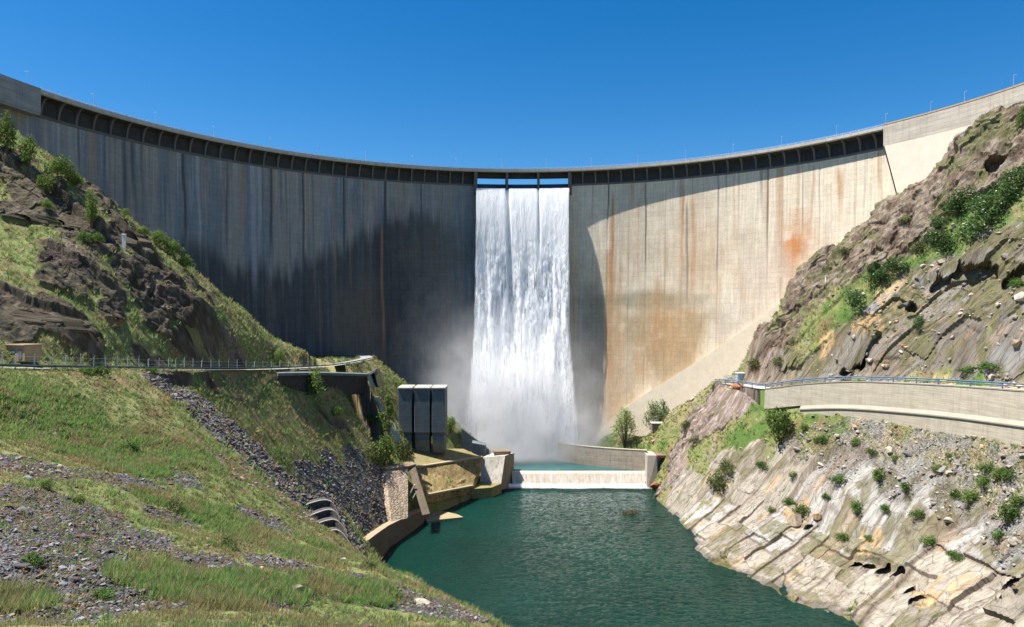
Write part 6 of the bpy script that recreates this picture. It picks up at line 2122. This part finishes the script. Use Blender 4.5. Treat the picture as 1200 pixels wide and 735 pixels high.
# yellow and red flowers
i_ = pick(inview * near * np.clip(.15 + .6 * gravm + tallm * .3, 0, 1) * sst(fbm2(tX / 1.2, tY / 1.2, 2, 730), .58, .7), 3600)
fp = flatP[i_] + np.column_stack([rng.normal(size=len(i_)) * .2, rng.normal(size=len(i_)) * .2, rng.uniform(.08, .35, len(i_))])
fc = np.array([(.62, .42, .03), (.58, .36, .02), (.66, .52, .10), (.40, .05, .03)])[rng.choice(4, len(i_), p=[.4, .3, .18, .12])]
lv = leaves_np(fp, np.full(len(i_), .09), fc, rng, None, asp=.9)
tag(mesh_np('wildflowers', lv[0], lv[1], M_BLADE, attrs={'Col': lv[2]}), 'small yellow and red wildflowers on the near slope', kind='stuff')

# stones
_ico = bmesh.new(); bmesh.ops.create_icosphere(_ico, subdivisions=1, radius=1)
ICV = np.array([v.co[:] for v in _ico.verts]); ICF = np.array([[v.index for v in f.verts] for f in _ico.faces]); _ico.free()


def stones(idx, size, pal, rng, flat=.55):
    n = len(idx)
    s = size[:, None] * np.column_stack([rng.uniform(.7, 1.4, n), rng.uniform(.6, 1.1, n), rng.uniform(.3, .8, n) * flat * 1.4])
    v = ICV[None] * (1 + .28 * rng.normal(size=(n, len(ICV), 1))).clip(.5, 1.5) * s[:, None]
    a = rng.uniform(0, 6.28, n); t = rng.normal(size=n) * .35
    ca, sa = np.cos(a)[:, None], np.sin(a)[:, None]
    x, y, z = v[..., 0], v[..., 1], v[..., 2]
    z2 = z * np.cos(t)[:, None] + x * np.sin(t)[:, None]; x = x * np.cos(t)[:, None] - z * np.sin(t)[:, None]
    v = np.stack([x * ca - y * sa, x * sa + y * ca, z2], -1)
    v = v + (flatP[idx] + np.column_stack([rng.normal(size=n) * .1, rng.normal(size=n) * .1, size * .12]))[:, None]
    pal = np.array(pal); c = pal[rng.integers(0, len(pal), n)] * (.6 + .8 * rng.random(n))[:, None]
    f = ICF[None] + (np.arange(n) * len(ICV))[:, None, None]
    return v.reshape(-1, 3), f.reshape(-1, 3), np.repeat(c, len(ICV), 0)


t = NT('loose stone'); cst = t.attr('Col'); nz_ = t.noise(14.0, detail=4)
M_STN = t.done(t.scale(cst, t.rng(nz_, .3, .7, .8, 1.2)), .9)
P_SL = [(.105, .10, .105), (.14, .135, .145), (.075, .07, .073), (.18, .18, .19), (.10, .08, .07), (.135, .095, .075), (.07, .067, .07), (.20, .195, .19), (.11, .055, .05)]
P_TL = [(.34, .29, .22), (.42, .37, .30), (.24, .21, .18), (.30, .22, .15), (.20, .19, .185)]
sset = []
gm = ZM['gravel'].reshape(-1)
i_ = pick(inview * near * np.clip(gm + .06, 0, 1), 40000); sset.append(stones(i_, np.exp(rng.normal(-2.85, .6, len(i_))).clip(.03, .22), P_SL, rng))
i_ = pick(inview * near * np.clip(gm, 0, 1), 110); sset.append(stones(i_, rng.uniform(.18, .36, len(i_)), P_SL, rng))
i_ = pick(inview * ZM['scree'].reshape(-1), 17000); sset.append(stones(i_, np.exp(rng.normal(-1.85, .5, len(i_))).clip(.08, .7), P_SL[:5] + P_SL[5:7], rng, .8))
i_ = pick(inview * ~roadish * np.clip(ZM['talus'].reshape(-1) + .12 * rightm * (1 - rockm), 0, 1) * rightm, 1900); sset.append(stones(i_, np.exp(rng.normal(-1.2, .5, len(i_))).clip(.12, 1.0), P_TL, rng, .8))
i_ = pick(inview * ~roadish * (rightm & (rockm > .5)) * ZM['creamup'].reshape(-1), 260); sset.append(stones(i_, np.exp(rng.normal(-.8, .5, len(i_))).clip(.2, 1.5), P_TL, rng, .9))
i_ = pick(inview * (ZM['soil'].reshape(-1)) * ~rightm, 1500); sset.append(stones(i_, np.exp(rng.normal(-1.9, .5, len(i_))).clip(.06, .5), [(.22, .16, .13), (.17, .12, .10), (.26, .22, .19)], rng, .8))
vs_, fs_, cs_ = [], [], []
o_ = 0
for v, f, c in sset:
    vs_.append(v); fs_.append(f + o_); cs_.append(c); o_ += len(v)
tag(mesh_np('gravel', np.concatenate(vs_), np.concatenate(fs_), M_STN, attrs={'Col': np.concatenate(cs_)}), 'loose slate gravel and rubble on the slopes', kind='stuff')


# single boulders one can point to
def boulder(px, py, s, col, lab, seed, col2=None, rot=0.0):
    x, y, z = onland(px, py); z = float(topz(x, y))
    bm = bmesh.new(); bmesh.ops.create_icosphere(bm, subdivisions=4, radius=1)
    co = np.array([v.co[:] for v in bm.verts])
    rg_ = np.random.default_rng(seed)
    for _ in range(9):                                        # chop flat faces
        n_ = rg_.normal(size=3); n_ /= np.linalg.norm(n_); d = rg_.uniform(.45, .8)
        e = co @ n_ - d; co = co - np.maximum(e, 0)[:, None] * n_
    co *= (1 + .12 * (fbm3(co[:, 0] * 2 + seed, co[:, 1] * 2, co[:, 2] * 2, 4, seed) - .5))[:, None]
    for v, c in zip(bm.verts, co):
        v.co = Vector(c * np.array(s))
    me = bpy.data.meshes.new('boulder'); bm.to_mesh(me); bm.free()
    t = NT('boulder stone'); n1 = t.noise(2.2, detail=7, rough=.7)
    c = t.mix(t.rng(n1, .42, .58, 0, 1), col, col2 or tuple(q * .6 for q in col))
    me.materials.append(t.done(c, .9, t.bump(n1, .12)))
    o = bpy.data.objects.new('boulder', me); C.objects.link(o)
    o.location = (x, y, z + s[2] * .25); o.rotation_euler = (rg_.uniform(-.3, .3), rg_.uniform(-.2, .2), rot)
    tag(o, lab, 'boulder', 'single stones on the slopes')


boulder(311, 672, (.85, .42, .4), (.56, .46, .38), 'cream and rust brown long stone on the near grass', 3, (.33, .17, .08), rad(-35))
boulder(345, 692, (.75, .4, .35), (.13, .11, .09), 'dark brown slab stone below the cream stone', 4, (.30, .25, .19), rad(20))
boulder(362, 694, (.35, .25, .2), (.36, .35, .34), 'small grey stone touching the dark slab stone', 5)
boulder(492, 706, (1.3, .5, .3), (.42, .38, .29), 'pale flat tapering stone near the water side tip of the slope', 6, None, rad(-40))
boulder(402, 657, (.4, .3, .25), (.62, .60, .56), 'small whitish stone on the grassy brow above the quay', 7)
boulder(33, 562, (.55, .4, .3), (.28, .31, .36), 'blue grey stone at the upper left of the near gravel', 8)
boulder(162, 575, (.5, .4, .3), (.16, .17, .20), 'dark slate stone beside the middle grass clump', 9)
boulder(88, 682, (.45, .35, .25), (.10, .07, .08), 'dark reddish stone in the bottom left gravel', 10)
boulder(74, 667, (.32, .25, .15), (.40, .42, .45), 'flat pale blue stone above the dark reddish stone', 12)
boulder(770, 571, (2.6, 2.0, 1.9), (.20, .085, .055), 'big rust red boulder at the foot of the weir abutment', 13, (.32, .12, .06))
boulder(866, 455, (2.8, 1.6, 1.6), (.36, .15, .075), 'orange red rock under the end of the right road', 14, (.27, .12, .07))
boulder(932, 612, (2.4, 1.8, 1.9), (.47, .41, .33), 'large blocky pale boulder on the lower slabs', 15, (.35, .24, .13), .4)
boulder(958, 606, (1.9, 1.4, 1.4), (.42, .32, .21), 'tan boulder right beside the large blocky pale one', 16, (.32, .18, .08), .6)
boulder(1112, 612, (1.3, 1.0, .8), (.46, .40, .31), 'rounded pale boulder on the upper edge of the slabs', 17)
boulder(1190, 500 + 135, (1.5, 1.1, .8), (.43, .39, .33), 'flat grey boulder at the right photo edge above the slabs', 18)
